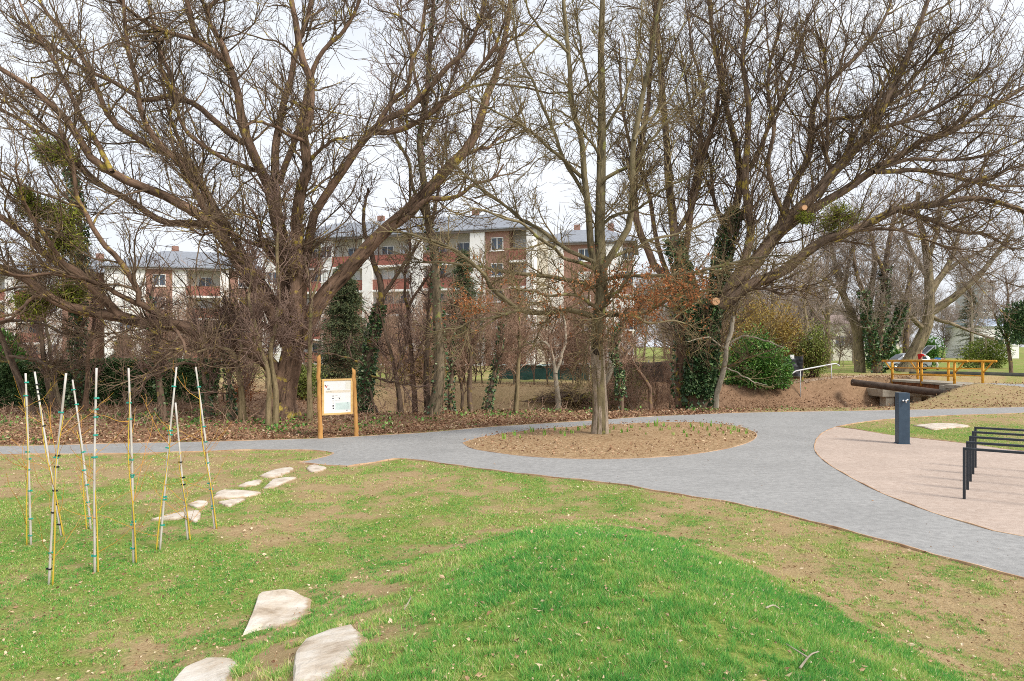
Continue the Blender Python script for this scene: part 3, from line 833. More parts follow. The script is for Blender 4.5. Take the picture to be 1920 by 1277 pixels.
# russet leaves still hanging on the oak's lower branches
p3 = np.concatenate([lv2[1][0][:, 1:], lv2[2][0][:, 1:]]) if False else np.concatenate([q[0][:, 1:].reshape(-1, 3) for q in lv2[1:]])
px_ = 960 + p3[:, 0] / p3[:, 1] * F; py_ = HY - (p3[:, 2] - CZ) / p3[:, 1] * F
wgt = np.exp(-((py_ - 560) / 50) ** 2) * (np.exp(-((px_ - 1230) / 90) ** 2) * 1.0 + np.exp(-((px_ - 860) / 60) ** 2) * .9 + .28) * ((px_ < 1340) & (px_ > 800))
cl = fbm(p3[:, 0] * 1.3, p3[:, 1] * 1.3 + p3[:, 2] * 1.9, 77, 2)
kp = p3[r2_.random(len(p3)) < wgt * np.clip((cl - .38) * 5, 0, 1) * .50]
kp = np.repeat(kp, 3, 0); kp = kp + r2_.normal(size=kp.shape) * .035
mb = MB(); leaves(mb, kp, .066, r2_, up=-.4, aspect=.5, fold=.35); mb.build('leaves', M['oak_leaf'], t2)

# ---- the great tree on the right, clad in ivy
T3 = [
    ([(1311, 748), (1314, 700), (1317, 650), (1320, 600), (1334, 570)], 25, 22, (0, 0)),
    ([(1312, 620), (1298, 567), (1286, 519), (1274, 483), (1265, 445), (1262, 400), (1254, 340), (1250, 260), (1240, 150), (1230, 40), (1226, -40)], 13, 3, (0, 1.5)),
    ([(1330, 590), (1347, 549), (1352, 504), (1364, 445), (1378, 395), (1388, 340), (1383, 282), (1363, 207), (1348, 131), (1335, 60), (1330, -20)], 12, 3, (.1, 1.0)),
    ([(1350, 560), (1380, 520), (1400, 480), (1408, 430), (1400, 380), (1395, 330), (1400, 263), (1403, 190), (1393, 113), (1400, 40), (1404, -30)], 11, 3, (0, -1.5)),
    ([(1334, 600), (1350, 570), (1369, 543), (1392, 517), (1434, 470), (1475, 413), (1524, 368), (1566, 319), (1611, 271), (1641, 240), (1660, 188), (1693, 131), (1712, 75), (1735, 20), (1745, -30)], 19, 3, (0, -1.2)),
    ([(1430, 478), (1462, 436), (1490, 413), (1540, 382), (1581, 357), (1637, 319), (1693, 289), (1731, 263), (1769, 255), (1806, 233), (1862, 199), (1920, 165), (1960, 140)], 12, 3, (-.2, 1.0)),
    ([(1351, 580), (1396, 543), (1446, 519), (1476, 504), (1543, 451), (1599, 432), (1656, 406), (1693, 389), (1750, 385), (1806, 372), (1862, 376), (1920, 395), (1970, 420)], 14, 3, (-.2, -2.6)),
    ([(1690, 396), (1720, 405), (1750, 413), (1806, 436), (1850, 440), (1900, 470)], 6, 1.6, (-1.4, -2)),
    ([(1460, 430), (1474, 385), (1490, 338), (1517, 293), (1520, 244), (1528, 195), (1551, 158), (1599, 113), (1637, 68), (1665, 20), (1680, -30)], 9, 2.4, (-.2, 1.8)),
    ([(1526, 247), (1545, 230), (1566, 222), (1618, 218), (1660, 200), (1700, 180), (1750, 150), (1790, 110)], 5.5, 1.6, (.6, 2)),
    ([(1637, 322), (1680, 320), (1712, 319), (1769, 327), (1844, 346), (1910, 350), (1960, 345)], 6, 1.6, (-.2, 2.2)),
    ([(1560, 325), (1548, 280), (1551, 259), (1551, 169), (1548, 110), (1535, 50)], 5, 1.6, (-.5, -2)),
    ([(1655, 195), (1690, 170), (1735, 120), (1770, 75), (1800, 50)], 5, 1.6, (-.6, -1.8)),
    ([(1640, 243), (1700, 225), (1760, 200), (1810, 165), (1850, 130)], 5, 1.6, (-.7, -2.5)),
    ([(1735, 262), (1790, 235), (1830, 195), (1870, 150)], 4.5, 1.5, (.4, 2)),
    ([(1566, 319), (1590, 300), (1600, 255), (1640, 200), (1670, 150), (1690, 100)], 5, 1.5, (-.6, .8)),
    ([(1475, 413), (1450, 360), (1440, 300), (1450, 240), (1440, 170), (1450, 90), (1470, 20)], 6, 1.8, (-.3, -1.6)),
    ([(1388, 340), (1420, 290), (1450, 215), (1480, 150), (1500, 90), (1520, 20)], 6, 1.8, (.6, 1.6)),
    ([(1600, 432), (1640, 430), (1690, 432), (1740, 450), (1790, 470)], 4.5, 1.4, (-1.3, -3.2)),
    ([(1385, 545), (1430, 540), (1460, 550), (1500, 545), (1530, 555)], 4, 1.2, (-.4, -2.4)),
    ([(1265, 445), (1290, 400), (1310, 340), (1312, 260), (1320, 180), (1300, 100), (1290, 20)], 6, 1.8, (.4, -1.0)),
    ([(1360, 440), (1340, 380), (1330, 300), (1300, 230), (1285, 150), (1270, 70)], 5, 1.6, (.3, 2.2)),
    ([(1640, 320), (1700, 300), (1780, 300), (1850, 290), (1920, 260)], 5, 1.5, (0, -1.4)),
    ([(1750, 386), (1800, 350), (1860, 330), (1920, 310)], 4.5, 1.5, (-1.6, -3.4)),
]
SPEC3 = dict(flare=.25, levels=[
    lev(600, 10, .12, 1., 40, 2.6, .075, .030, .010, 5, wig=.17, lenv=.33, lenfall=.3),
    lev(4900, 7, .1, 1., 40, 1.15, .09, .0112, .006, 3, wig=.19, own=dict(M_=1300, N=6, t0=.1, t1=1., ang=50, angv=18, length=1.15, lenv=.4, wig=.17, up=.07, r0=.014, r1=.007)),
    lev(19500, 4, .12, 1., 40, .50, .09, .0068, .0048, 3, wig=.20), lev(11000, 3, .6, 1., 30, .11, .1, .0105, .008, 3, wig=.2)])
t3, P3, R3, lv3, r3_ = tree('ivy_clad_tree', 'great bare tree with ivy wrapped thickly round its trunk beside the dark brown screen', 25.0, T3, SPEC3, (M['bark_dark'], M['twig_dark']), 303, rs=.80)
ivy_on(t3, M['ivy'], P3[0], R3[0], 9000, .115, r3_, .16)
ivy_on(t3, M['ivy'], P3[2], R3[2], 3600, .105, r3_, .16, frac=.32)
ivy_on(t3, M['ivy'], P3[1], R3[1], 2600, .105, r3_, .16, frac=.26)

T3b = [
    ([(1281, 750), (1280, 700), (1281, 660), (1284, 630), (1276, 592), (1264, 560)], 15, 11, (0, 0)),
    ([(1268, 570), (1258, 530), (1228, 501), (1214, 465), (1195, 415), (1190, 350), (1200, 280), (1215, 200), (1220, 100), (1230, 0)], 8, 2, (0, 1.2)),
    ([(1264, 565), (1275, 520), (1285, 470), (1292, 400), (1305, 330), (1330, 260), (1350, 170), (1355, 80)], 7, 2, (0, -.8)),
    ([(1258, 530), (1235, 470), (1225, 420), (1210, 340), (1180, 270), (1165, 180), (1160, 80)], 5, 1.5, (.2, 2)),
    ([(1281, 610), (1290, 618), (1300, 634)], 10, 9, (0, -.5)),
]
SPEC4 = dict(flare=.3, levels=[
    lev(110, 8, .25, 1., 40, 2.0, .08, .030, .011, 4),
    lev(1100, 5, .1, 1., 42, .9, .09, .013, .007, 3),
    lev(4200, 4, .1, 1., 42, .42, .08, .008, .0055, 3)])
t3b, P3b, R3b, _, rb = tree('bare_tree', 'reddish brown trunk with a sawn stub, close left of the ivy-clad trunk', 25.6, T3b, SPEC4, (M['bark_red'], M['twig_dark']), 304)
M['cut'] = plain('sawn_wood', (.62, .36, .20), .8, .1)
mb = MB(); c = P3b[4][-1]; dv = norm(P3b[4][-1] - P3b[4][-2]); mb.tube([c - dv * .01, c + dv * .006], R3b[4][-1] * 1.0, 14); mb.build('sawn_end', M['cut'], t3b)
ivy_on(t3b, M['ivy'], P3b[0], R3b[0], 900, .09, rb, .1)
for pts, q in (([(1509, 389)], .09), ([(1590, 437)], .09), ([(1343, 565)], .13)):
    d_ = 25 - .9; c = at(*pts[0], d_ + (.0 if q > .1 else -.25)); mb = MB(); mb.tube([c + np.array([0, .25, 0]), c], q, 12); mb.build('sawn_end', M['cut'], t3, smooth=False)
# ------------------------------------------------------------------ slender trees along the stream
def spec(n1, n2, n3, L1, L2, L3, r1=.016, r2=.0085, r3=.006, t0=.25, ang=42, up=.07, flare=.3):
    return dict(flare=flare, levels=[lev(n1, 7, t0, 1., ang, L1, up, r1, r2, 4), lev(n2, 5, .1, 1., 42, L2, up, r2, r3, 3), lev(n3, 3, .1, 1., 42, L3, up, r3, .0045, 3)])


STREAM = 'slender bare trees along the stream bank'
MID = [
    # name-key, label, depth, limbs, bark, twig, spec, ivy
    ('leaning dark ivy-sided trunk rising from beside the right post of the board', 20.5,
     [([(681, 780), (684, 740), (689, 700), (696, 644), (708, 590), (716, 560)], 10, 7, (0, .1)), ([(716, 560), (710, 520), (700, 490), (688, 450), (682, 410), (690, 350)], 6.5, 2, (.1, .4)),
      ([(714, 562), (735, 530), (760, 490), (790, 450), (815, 420)], 4, 1.4, (.1, -.6)), ([(690, 700), (715, 712), (740, 716), (765, 720), (790, 725)], 2.8, 1, (0, -.9)), ([(688, 712), (700, 750), (712, 790)], 2.6, 2, (0, -.4)), ([(692, 690), (670, 678), (640, 668), (615, 660)], 2, 1, (0, -.8))],
     'bark_dark', 'twig_brown', spec(40, 260, 900, 1.0, .5, .28), (1700, .085, .06)),
    ('tall brown stem forking high, tallest of the stems left of the oak', 20.0,
     [([(812, 778), (822, 731), (825, 680), (822, 625), (819, 550), (815, 475), (804, 425), (794, 331), (787, 263), (796, 205), (802, 169), (806, 94), (812, 20), (815, -50)], 10, 3, (0, .3)),
      ([(800, 410), (775, 350), (765, 300), (742, 260), (733, 200), (735, 140)], 4, 1.4, (.1, -.8)), ([(790, 270), (820, 215), (845, 160), (862, 100), (870, 40)], 4, 1.4, (.2, -.5)), ([(804, 425), (820, 380), (826, 330), (835, 270), (842, 210)], 3.5, 1.2, (.1, .9)),
      ([(796, 205), (780, 150), (770, 100), (755, 50), (750, 0)], 3.4, 1.2, (.2, .6)), ([(806, 94), (830, 50), (840, 0)], 3, 1.2, (.2, .4))],
     'bark_grey', 'twig_brown', spec(110, 800, 3000, 1.25, .55, .3, t0=.35), (500, .08, .04)),
    ('straight reddish stem close beside the tall forking stem', 20.4,
     [([(804, 778), (801, 740), (799, 690), (803, 625), (806, 560), (812, 500), (822, 440)], 6, 1.6, (0, .4))], 'bark_dark', 'twig_brown', spec(26, 160, 500, .8, .4, .25), None),
    ('left stem of the pair of thin stems that cross before the red balconies', 20.3,
     [([(752, 784), (748, 740), (740, 700), (734, 665), (724, 633), (716, 600), (712, 570)], 4.6, 1.5, (0, .2)), ([(740, 700), (758, 660), (762, 640), (764, 610)], 3, 1, (0, -.3))], 'bark_dark', 'twig_brown', spec(22, 150, 450, .8, .4, .25), None),
    ('reddish stem with a forked top standing before the red balconies', 20.6,
     [([(778, 784), (777, 740), (773, 700), (770, 650), (764, 610), (766, 580), (776, 555), (788, 540)], 5, 2.2, (0, .2)), ([(766, 585), (758, 550), (760, 510), (768, 470), (764, 430)], 3, 1, (.1, .5)), ([(786, 542), (800, 520), (815, 505), (830, 480)], 2.6, 1, (.2, -.3))], 'bark_red', 'twig_brown', spec(30, 200, 650, .9, .42, .26), None),
    ('thin dark stem with a little ivy at its foot, left of the twin stems', 21.0,
     [([(846, 778), (843, 730), (847, 690), (845, 640), (850, 590), (846, 540)], 5, 1.4, (0, .3))], 'bark_dark', 'twig_thicket', spec(22, 150, 450, .8, .4, .25), (450, .08, .05)),
    ('upright dark stem in the thicket below the dark conifer', 21.2,
     [([(884, 778), (880, 730), (884, 663), (892, 610), (902, 560), (905, 510)], 5, 1.3, (0, .3)), ([(868, 776), (866, 720), (872, 680), (880, 650)], 3.4, 1.4, (.1, .2))], 'bark_dark', 'twig_thicket', spec(26, 170, 500, .8, .4, .25), None),
    ('ivy-speckled thin stem leaning right in front of the dark green screen', 21.6,
     [([(913, 780), (918, 740), (928, 695), (937, 644), (944, 600), (958, 560)], 5, 1.3, (0, .2)), ([(930, 690), (945, 660), (952, 640)], 2.6, 1, (0, -.3))], 'bark_dark', 'twig_thicket', spec(24, 160, 480, .8, .4, .25), (500, .08, .05)),
    ('young straight ochre-barked tree standing alone before the dark green screen', 20.6,
     [([(968, 784), (968, 750), (971, 700), (974, 640), (973, 600), (972, 560), (976, 520)], 4.4, 1.2, (0, .1)), ([(972, 665), (985, 640), (994, 610)], 1.8, .8, (0, -.4)), ([(973, 640), (955, 610), (945, 575)], 1.8, .8, (0, .4))], 'bark_ochre', 'twig_thicket', spec(36, 200, 500, .7, .35, .2), None),
    ('greyish pink stem rising from the heap of cut brushwood', 24.5,
     [([(1048, 757), (1043, 720), (1040, 690), (1032, 655), (1018, 640), (998, 650)], 5.5, 1.5, (0, .1)), ([(1042, 700), (1055, 660), (1060, 620), (1050, 570)], 3.5, 1.2, (0, .5))], 'bark_pale', 'twig_thicket', spec(30, 200, 500, .9, .45, .25), None),
    ('pale broken stem half hidden behind the oak trunk', 22.5,
     [([(1124, 742), (1130, 722), (1141, 700), (1148, 684)], 9, 6, (0, .1)), ([(1146, 688), (1160, 650), (1165, 610), (1158, 560)], 3, 1.2, (.1, .4))], 'bark_pale', 'twig_thicket', spec(16, 100, 300, .8, .4, .25), None),
    ('ivy-covered thin stem just right of the oak', 22.0,
     [([(1165, 748), (1163, 710), (1157, 683), (1150, 650), (1165, 610), (1180, 590)], 5, 1.5, (0, .2)), ([(1158, 683), (1175, 660), (1195, 640)], 2.5, 1, (0, .3))], 'bark_dark', 'twig_thicket', spec(24, 160, 420, .8, .4, .25), (800, .08, .06)),
    ('thin reddish stem leaning left in front of the dark brown screen', 23.0,
     [([(1222, 732), (1207, 708), (1193, 688), (1180, 672), (1165, 652), (1150, 640)], 3.6, 1.2, (0, .2))], 'bark_red', 'twig_thicket', spec(22, 140, 400, .8, .4, .25), None),
    ('pale bare crooked stem leaning out beside the ivy-clad trunk', 24.6,
     [([(1342, 748), (1349, 722), (1356, 698), (1361, 668), (1362, 648), (1371, 623), (1375, 593)], 5, 3.6, (0, -.3)), ([(1362, 650), (1378, 636), (1400, 632), (1440, 640), (1470, 652)], 2, .8, (0, -1)), ([(1361, 690), (1385, 700), (1410, 715), (1440, 722)], 1.6, .7, (0, -1)), ([(1357, 655), (1340, 640), (1325, 632), (1290, 640)], 1.7, .7, (0, -.8))], 'bark_pale', 'twig_olive', spec(40, 160, 420, 1.2, .5, .28, .012, .007, .0055, ang=55), None),
    # left side
    ('tall ivy-hung trunk behind the leftmost white stakes', 22.0,
     [([(143, 782), (144, 740), (147, 690), (147, 625), (148, 540), (150, 438), (144, 370), (132, 320), (128, 270)], 9, 3, (0, .3)), ([(147, 625), (160, 600), (172, 570), (185, 545)], 3.5, 1.3, (0, -.6)), ([(146, 560), (125, 530), (105, 500), (90, 450)], 3.4, 1.2, (0, .8))], 'bark_dark', 'twig_dark', spec(46, 320, 1200, 1.2, .55, .3), (3600, .085, .14)),
    ('brown stem leaning left between the leftmost stakes', 20.0,
     [([(108, 800), (97, 750), (86, 700), (78, 640), (74, 600), (70, 540), (60, 490)], 6, 1.6, (0, .3))], 'bark_dark', 'twig_brown', spec(30, 200, 700, .9, .45, .26), None),
    ('thin brown stem leaning left next to the ivy-hung trunk', 20.4,
     [([(122, 802), (108, 745), (98, 690), (92, 640), (84, 590), (86, 540)], 5, 1.4, (0, .4))], 'bark_grey', 'twig_brown', spec(26, 180, 600, .9, .45, .26), None),
    ('reddish stem curving up right of the ivy-hung trunk', 21.0,
     [([(156, 800), (162, 750), (164, 700), (166, 660), (172, 625), (178, 590), (176, 540)], 5, 1.5, (0, .3))], 'bark_red', 'twig_brown', spec(26, 180, 600, .9, .45, .26), None),
    ('straight blackish stem standing alone in front of the ivy hedge', 18.0,
     [([(308, 808), (304, 770), (299, 720), (294, 680), (287, 640), (282, 590), (286, 540)], 6.4, 2, (0, .3)), ([(298, 710), (285, 690), (270, 680)], 2, .8, (0, -.3))], 'bark_dark', 'twig_brown', spec(34, 240, 800, .9, .45, .26), (260, .07, .03)),
    ('dark stem with drooping side branch left of the great trunk', 18.6,
     [([(393, 798), (390, 760), (384, 720), (380, 680), (376, 640), (382, 590)], 5.4, 1.6, (0, .2)), ([(382, 700), (394, 690), (398, 660), (402, 620)], 3, 1, (0, -.4)), ([(378, 684), (340, 682), (305, 696), (265, 714), (240, 735)], 3, .9, (0, -1.2))], 'bark_dark', 'twig_brown', spec(34, 240, 800, .9, .45, .26), (300, .07, .03)),
    ('ochre-grey stem arching left at the foot of the great trunk', 18.2,
     [([(455, 790), (454, 750), (448, 700), (441, 670), (428, 655), (400, 652), (370, 660)], 6, 1.6, (0, -.5)), ([(444, 680), (452, 650), (448, 610), (455, 570)], 3, 1, (0, .3))], 'bark_ochre', 'twig_brown', spec(30, 200, 700, .9, .45, .26), None),
    ('grey stem leaning beside the arching ochre stem', 18.5,
     [([(437, 786), (432, 740), (426, 690), (418, 640), (420, 590)], 4, 1.4, (0, .2))], 'bark_grey', 'twig_brown', spec(24, 160, 500, .8, .4, .25), (400, .07, .04)),
    ('slim ochre stem close in front of the great trunk, kinked left higher up', 17.4,
     [([(504, 802), (504, 760), (505, 719), (500, 685), (491, 660), (482, 620), (474, 590), (466, 558), (472, 520), (468, 480)], 5, 2, (0, .1)), ([(491, 660), (478, 640), (470, 610)], 2.4, .9, (0, -.5))], 'bark_ochre', 'twig_brown', spec(36, 260, 900, .9, .45, .26), None),
    ('slim straight ochre stem before the great trunk, right twin of the kinked one', 17.5,
     [([(515, 796), (517, 750), (515, 715), (508, 680), (508, 650), (518, 610), (522, 550), (520, 500), (519, 456), (526, 400), (524, 350)], 5, 1.6, (0, .2))], 'bark_ochre', 'twig_brown', spec(36, 260, 900, .9, .45, .26), None),
    ('slim grey-brown stem just left of the board', 18.4,
     [([(582, 796), (580, 740), (580, 690), (581, 640), (582, 590), (583, 550), (574, 500), (566, 464), (570, 420)], 5.5, 1.8, (0, .2)), ([(583, 560), (594, 530), (600, 490), (596, 450)], 2.6, .9, (0, .5))], 'bark_ochre', 'twig_brown', spec(36, 260, 900, .9, .45, .26), None),
    ('dark bent stem at the far left edge, its low branches reaching right', 19.5,
     [([(60, 800), (50, 750), (30, 700), (10, 650), (-10, 600), (-30, 540)], 7, 3, (0, .6)), ([(18, 668), (60, 675), (100, 690), (128, 712)], 3.2, 1, (.1, -.4)), ([(-6, 606), (40, 600), (90, 612), (130, 632)], 3.6, 1.2, (.3, -.6)), ([(-20, 560), (20, 540), (70, 540), (110, 555)], 3, 1, (.3, -.8))], 'bark_dark', 'twig_dark', spec(40, 260, 900, 1.0, .5, .28), None),
]
mid_objs = []
for q, (lab, d, limbs, b_, tw, sp, iv) in enumerate(MID):
    o, P, R, lv_, rr_ = tree('slender_tree', lab, d, limbs, sp, (M[b_], M[tw]), 400 + q, group=STREAM)
    if iv: ivy_on(o, M['ivy'], P[0], R[0], iv[0], iv[1], rr_, iv[2], frac=.95)

# ---- thicket of thin bare saplings: six kinds, each copied
protos = []
for q in range(7):
    r_ = np.random.default_rng(700 + q); hgt = r_.uniform(3.2, 5.2)
    z = np.linspace(0, hgt, 8); P = np.stack([.25 * np.cumsum(r_.normal(size=8) * .35), .25 * np.cumsum(r_.normal(size=8) * .35), z], 1)
    Ps = [resample(P, 14)]; Rs = [np.linspace(.034, .010, 14)]
    for k in range(r_.integers(1, 4)):
        i = r_.integers(1, 7); e_ = Ps[0][i]
        a = r_.uniform(0, 2 * PI); L = r_.uniform(1.2, 2.4)
        Ps.append(resample([e_, e_ + [L * .35 * math.cos(a), L * .35 * math.sin(a), L * .5], e_ + [L * .5 * math.cos(a), L * .5 * math.sin(a), L * 1.1]], 14)); Rs.append(np.linspace(.020, .007, 14))
    Ps = np.array(Ps); Rs = np.array(Rs)
    o = thing('bare_sapling', (0, 0, 0), 'thin bare many-twigged sapling in the brown thicket before the apartment blocks', 'sapling', 'thin bare saplings of the brown thicket')
    mb = MB(); tubes(mb, Ps, Rs, 6); mb.build('trunk', M['bark_dark'] if q % 2 else M['bark_grey'], o, smooth=True)
    mb = MB(); p, r = Ps, Rs
    for L in (lev(46, 6, .12, 1., 42, 1.0, .07, .010, .0065, 4), lev(260, 4, .1, 1., 42, .5, .07, .0072, .005, 3), lev(700, 3, .1, 1., 42, .28, .06, .0065, .005, 3)):
        L = dict(L); k = L.pop('k'); p2, r2 = grow(r_, p, r, **L); tubes(mb, p2, r2, k); p, r = p2, r2
    mb.build('crown', M['twig_thicket'], o, smooth=True)
    protos.append(o)
r_ = np.random.default_rng(808); cnt = 0
spots = []
for (x0, x1, d0, d1, n) in ((590, 905, 33, 42, 22), (905, 1120, 34, 38, 16), (1130, 1300, 27, 34, 13), (270, 500, 24.5, 34, 13), (20, 260, 24.5, 34, 8), (640, 900, 26, 32, 4), (1300, 1420, 40, 52, 7)):
    for k in range(n): spots.append((r_.uniform(x0, x1), r_.uniform(d0, d1)))
for k in range(22): spots.append((r_.uniform(600, 1180), r_.uniform(48, 62)))
for k in range(10): spots.append((r_.uniform(270, 500), r_.uniform(46, 60)))
for k, (px, d) in enumerate(spots):
    x = (px - 960) / F * d; loc = (x, d, float(H(x, d)) - .03)
    src = protos[k % 7]; s_ = r_.uniform(.75, 1.15) * (d / 33) ** .9; rz = r_.uniform(0, 6.28)
    if k < 7: src.location = loc; src.rotation_euler = (0, 0, rz); src.scale = (s_,) * 3
    else: dup(src, loc, rz, s_)

# ---- undergrowth: brambles and dead stalks nobody could count
r_ = np.random.default_rng(55); n = 2300
x = r_.uniform(-15, 10, n); y = path_far(x) + 2.2 + r_.random(n) ** 1.0 * 9
k = r_.random(n) < fbm(x * .6, y * .6, 92) * 1.5 - .22; x, y = x[k], y[k]; n = len(x)
P = np.zeros((n, 5, 3)); P[:, 0] = np.stack([x, y, H(x, y) - .02], 1)
dv = norm(r_.normal(size=(n, 3)) * np.array([.6, .6, .2]) + np.array([0, 0, .9]))
L = r_.uniform(.2, .85, n) / 4
for j in range(1, 5):
    dv = norm(dv + .25 * r_.normal(size=(n, 3)) + np.array([0, 0, -.14])); P[:, j] = P[:, j - 1] + dv * L[:, None]
R = np.linspace(.008, .0045, 5)[None] * r_.uniform(.8, 1.3, n)[:, None]
mb = MB(); tubes(mb, P, R, 3)
p2, r2 = grow(r_, P, R, 4200, 3, .2, 1, 45, 14, .28, .3, .15, .02, .005, .004); tubes(mb, p2, r2, 3)
n = 1500; x = r_.uniform(6, 18.5, n); y = r_.uniform(27, 36.5, n); k = (ditch(x, y) > .1) & (fbm(x * .9, y * .9, 95) > .45); x, y = x[k], y[k]; n = len(x)
P = np.zeros((n, 4, 3)); P[:, 0] = np.stack([x, y, H(x, y) - .02], 1); dv = norm(r_.normal(size=(n, 3)) * np.array([1, 1, .3]) + np.array([0, 0, .45])); L = r_.uniform(.15, .6, n) / 3
for j in range(1, 4): dv = norm(dv + .25 * r_.normal(size=(n, 3)) + np.array([0, 0, -.2])); P[:, j] = P[:, j - 1] + dv * L[:, None]
tubes(mb, P, np.linspace(.010, .006, 4)[None] * r_.uniform(.8, 1.4, n)[:, None], 3)
tag(mb.build('undergrowth', M['twig_thicket']), 'tangle of dead brown stalks and brambles under the stream-side trees', 'undergrowth', kind='stuff')
n = 1500; x = r_.uniform(-14, 9, n); y = path_far(x) + .5 + 6 * r_.random(n); k = fbm(x * .9, y * .9, 93) > .55; x, y = x[k], y[k]
x = np.repeat(x, 5) + r_.normal(size=5 * len(x)) * .12; y = np.repeat(y, 5) + r_.normal(size=len(x)) * .12
mb = MB(); leaves(mb, np.stack([x, y, H(x, y) + .02 + .08 * r_.random(len(x))], 1), .07, r_, up=.5, aspect=.8)
tag(mb.build('ground_ivy', M['laurel']), 'low green ivy and weeds creeping through the leaf litter', 'ground cover', kind='stuff')

# heap of cut brushwood on the far bank
c = ground(1055, 752); o = thing('brushwood_heap', c, 'heap of cut brown brushwood on the stream bank left of the oak', 'brushwood')
n = 900; a = r_.normal(size=n) * .9; P0 = np.stack([c[0] + a, c[1] + r_.normal(size=n) * .5, c[2] + np.abs(r_.normal(size=n)) * .26 * np.exp(-(a / 1.1) ** 2)], 1)
d_ = norm(np.stack([r_.normal(size=n), r_.normal(size=n) * .5, r_.normal(size=n) * .16], 1)); L = r_.uniform(.3, 1.1, n)
P = P0[:, None] + d_[:, None] * L[:, None, None] * np.linspace(-.5, .5, 4)[None, :, None] + r_.normal(size=(n, 4, 3)) * .02
mb = MB(); tubes(mb, P, np.broadcast_to(np.linspace(.014, .006, 4), (n, 4)) * r_.uniform(.5, 1.4, n)[:, None], 4); mb.build('branches', M['bark_dark'], o, smooth=True)

# ------------------------------------------------------------------ evergreens, hedges, bushes
def bush(name, label, c, size, mat, n, leaf, seed, cat='bush', stems=14, bark_='bark_dark', up=.2, tips=0, group=None, lumps=9, hollow=.5, aspect=.5):
    r_ = np.random.default_rng(seed); c = np.asarray(c, float); size = np.asarray(size, float)
    o = thing(name, c, label, cat, group)
    lc = r_.normal(size=(lumps, 3)); lc = lc / np.linalg.norm(lc, axis=1, keepdims=True) * (.45 + .2 * r_.random((lumps, 1))); lc[:, 2] = np.abs(lc[:, 2]) * 1.05 + .1
    lr = .34 + .26 * r_.random(lumps)
    b = r_.integers(0, lumps, n); d = norm(r_.normal(size=(n, 3)))
    q = lc[b] + d * (lr[b] * (hollow + (1 - hollow) * r_.random(n) ** .5) * (.75 + .5 * fbm(d[:, 0] * 3 + b, d[:, 2] * 3 + d[:, 1] * 2, seed)))[:, None]
    k = q[:, 2] > 0; q = q[k]; d = d[k]
    C = c + q * size * np.array([.78, .78, .80])
    mb = MB(); leaves(mb, C, leaf, r_, D=d + np.array([0, 0, up]), aspect=aspect, tint=np.clip(r_.normal(.42, .25, len(C)), 0, 1)); mb.build('foliage', mat, o)
    mb = MB(); P = []; ends = c + lc * size * .8
    for s_ in range(stems):
        e_ = ends[s_ % lumps] + r_.normal(size=3) * size * .12; e_[2] = max(e_[2], c[2] + .25 * size[2])
        b0 = c + np.array([r_.normal() * size[0] * .12, r_.normal() * size[1] * .12, -.05])
        P.append(resample([b0, (b0 * .6 + e_ * .4) + [0, 0, .1 * size[2]], e_], 9))
    P = np.array(P); R = np.broadcast_to(np.linspace(.03, .009, 9), P.shape[:2]); tubes(mb, P, R, 5)
    if tips:
        p2, r2 = grow(r_, P, R, tips, 5, .3, 1, 35, 12, size[2] * .42, .3, .12, .14, .010, .006); tubes(mb, p2, r2, 3)
        pc = np.repeat(p2[:, 1:].reshape(-1, 3), 5, 0); pc = pc + r_.normal(size=pc.shape) * leaf * .7
        m2 = MB(); leaves(m2, pc, leaf * .85, r_, up=.1, aspect=aspect, tint=np.clip(r_.normal(.55, .25, len(pc)), 0, 1)); m2.build('sprays', mat, o)
    mb.build('stems', M[bark_], o, smooth=True)
    return o


def hedge(label, pix0, pix1, d0, d1, ztop, depth, mat, n, leaf, seed):
    r_ = np.random.default_rng(seed)
    a = np.array([(pix0 - 960) / F * d0, d0]); b = np.array([(pix1 - 960) / F * d1, d1])
    mid = (a + b) / 2; z0 = float(H(*mid))
    o = thing('hedge', (mid[0], mid[1], z0), label, 'hedge')
    t = r_.random(n); v = r_.random(n) ** .85; w_ = r_.random(n)
    xy = a + (b - a) * t[:, None]
    gz = H(xy[:, 0], xy[:, 1])
    top = ztop * (.82 + .36 * fbm(t * 14, t * 3, seed, 3))
    face = r_.random(n) < .72
    dep = np.where(face, -depth / 2 * (1 + .35 * (fbm(t * 26, v * 4, seed + 2, 3) - .5) * 2), (w_ - .5) * depth)
    hh = np.where(face, v * top, top * (.93 + .1 * r_.random(n)))
    C = np.stack([xy[:, 0], xy[:, 1] + dep, gz + hh], 1)
    mb = MB(); leaves(mb, C, leaf, r_, D=np.where(face[:, None], [[0, -1, -.3]], [[0, -.3, 1]]), aspect=.9, tint=np.clip(r_.normal(.4, .27, n), 0, 1)); mb.build('foliage', mat, o)
    m_ = 160; t = r_.random(m_); xy = a + (b - a) * t[:, None]; P = np.zeros((m_, 5, 3))
    P[:, 0] = np.c_[xy, H(xy[:, 0], xy[:, 1]) - .05]
    for j in range(1, 5): P[:, j] = P[:, j - 1] + np.array([0, 0, ztop * .2]) + r_.normal(size=(m_, 3)) * .05
    mb = MB(); tubes(mb, P, np.broadcast_to(np.linspace(.03, .012, 5), (m_, 5)), 5)
    q = resample([(a[0], a[1], z0 + ztop * .42), (b[0], b[1], float(H(*b)) + ztop * .42)], 40); V = []
    mb.build('stems', M['bark_dark'], o, smooth=True)
    return o


hedge('long dark green ivy hedge behind the white stakes and bare stems', -60, 425, 22.6, 24.2, 1.30, 1.3, M['hedge_ivy'], 60000, .085, 31)


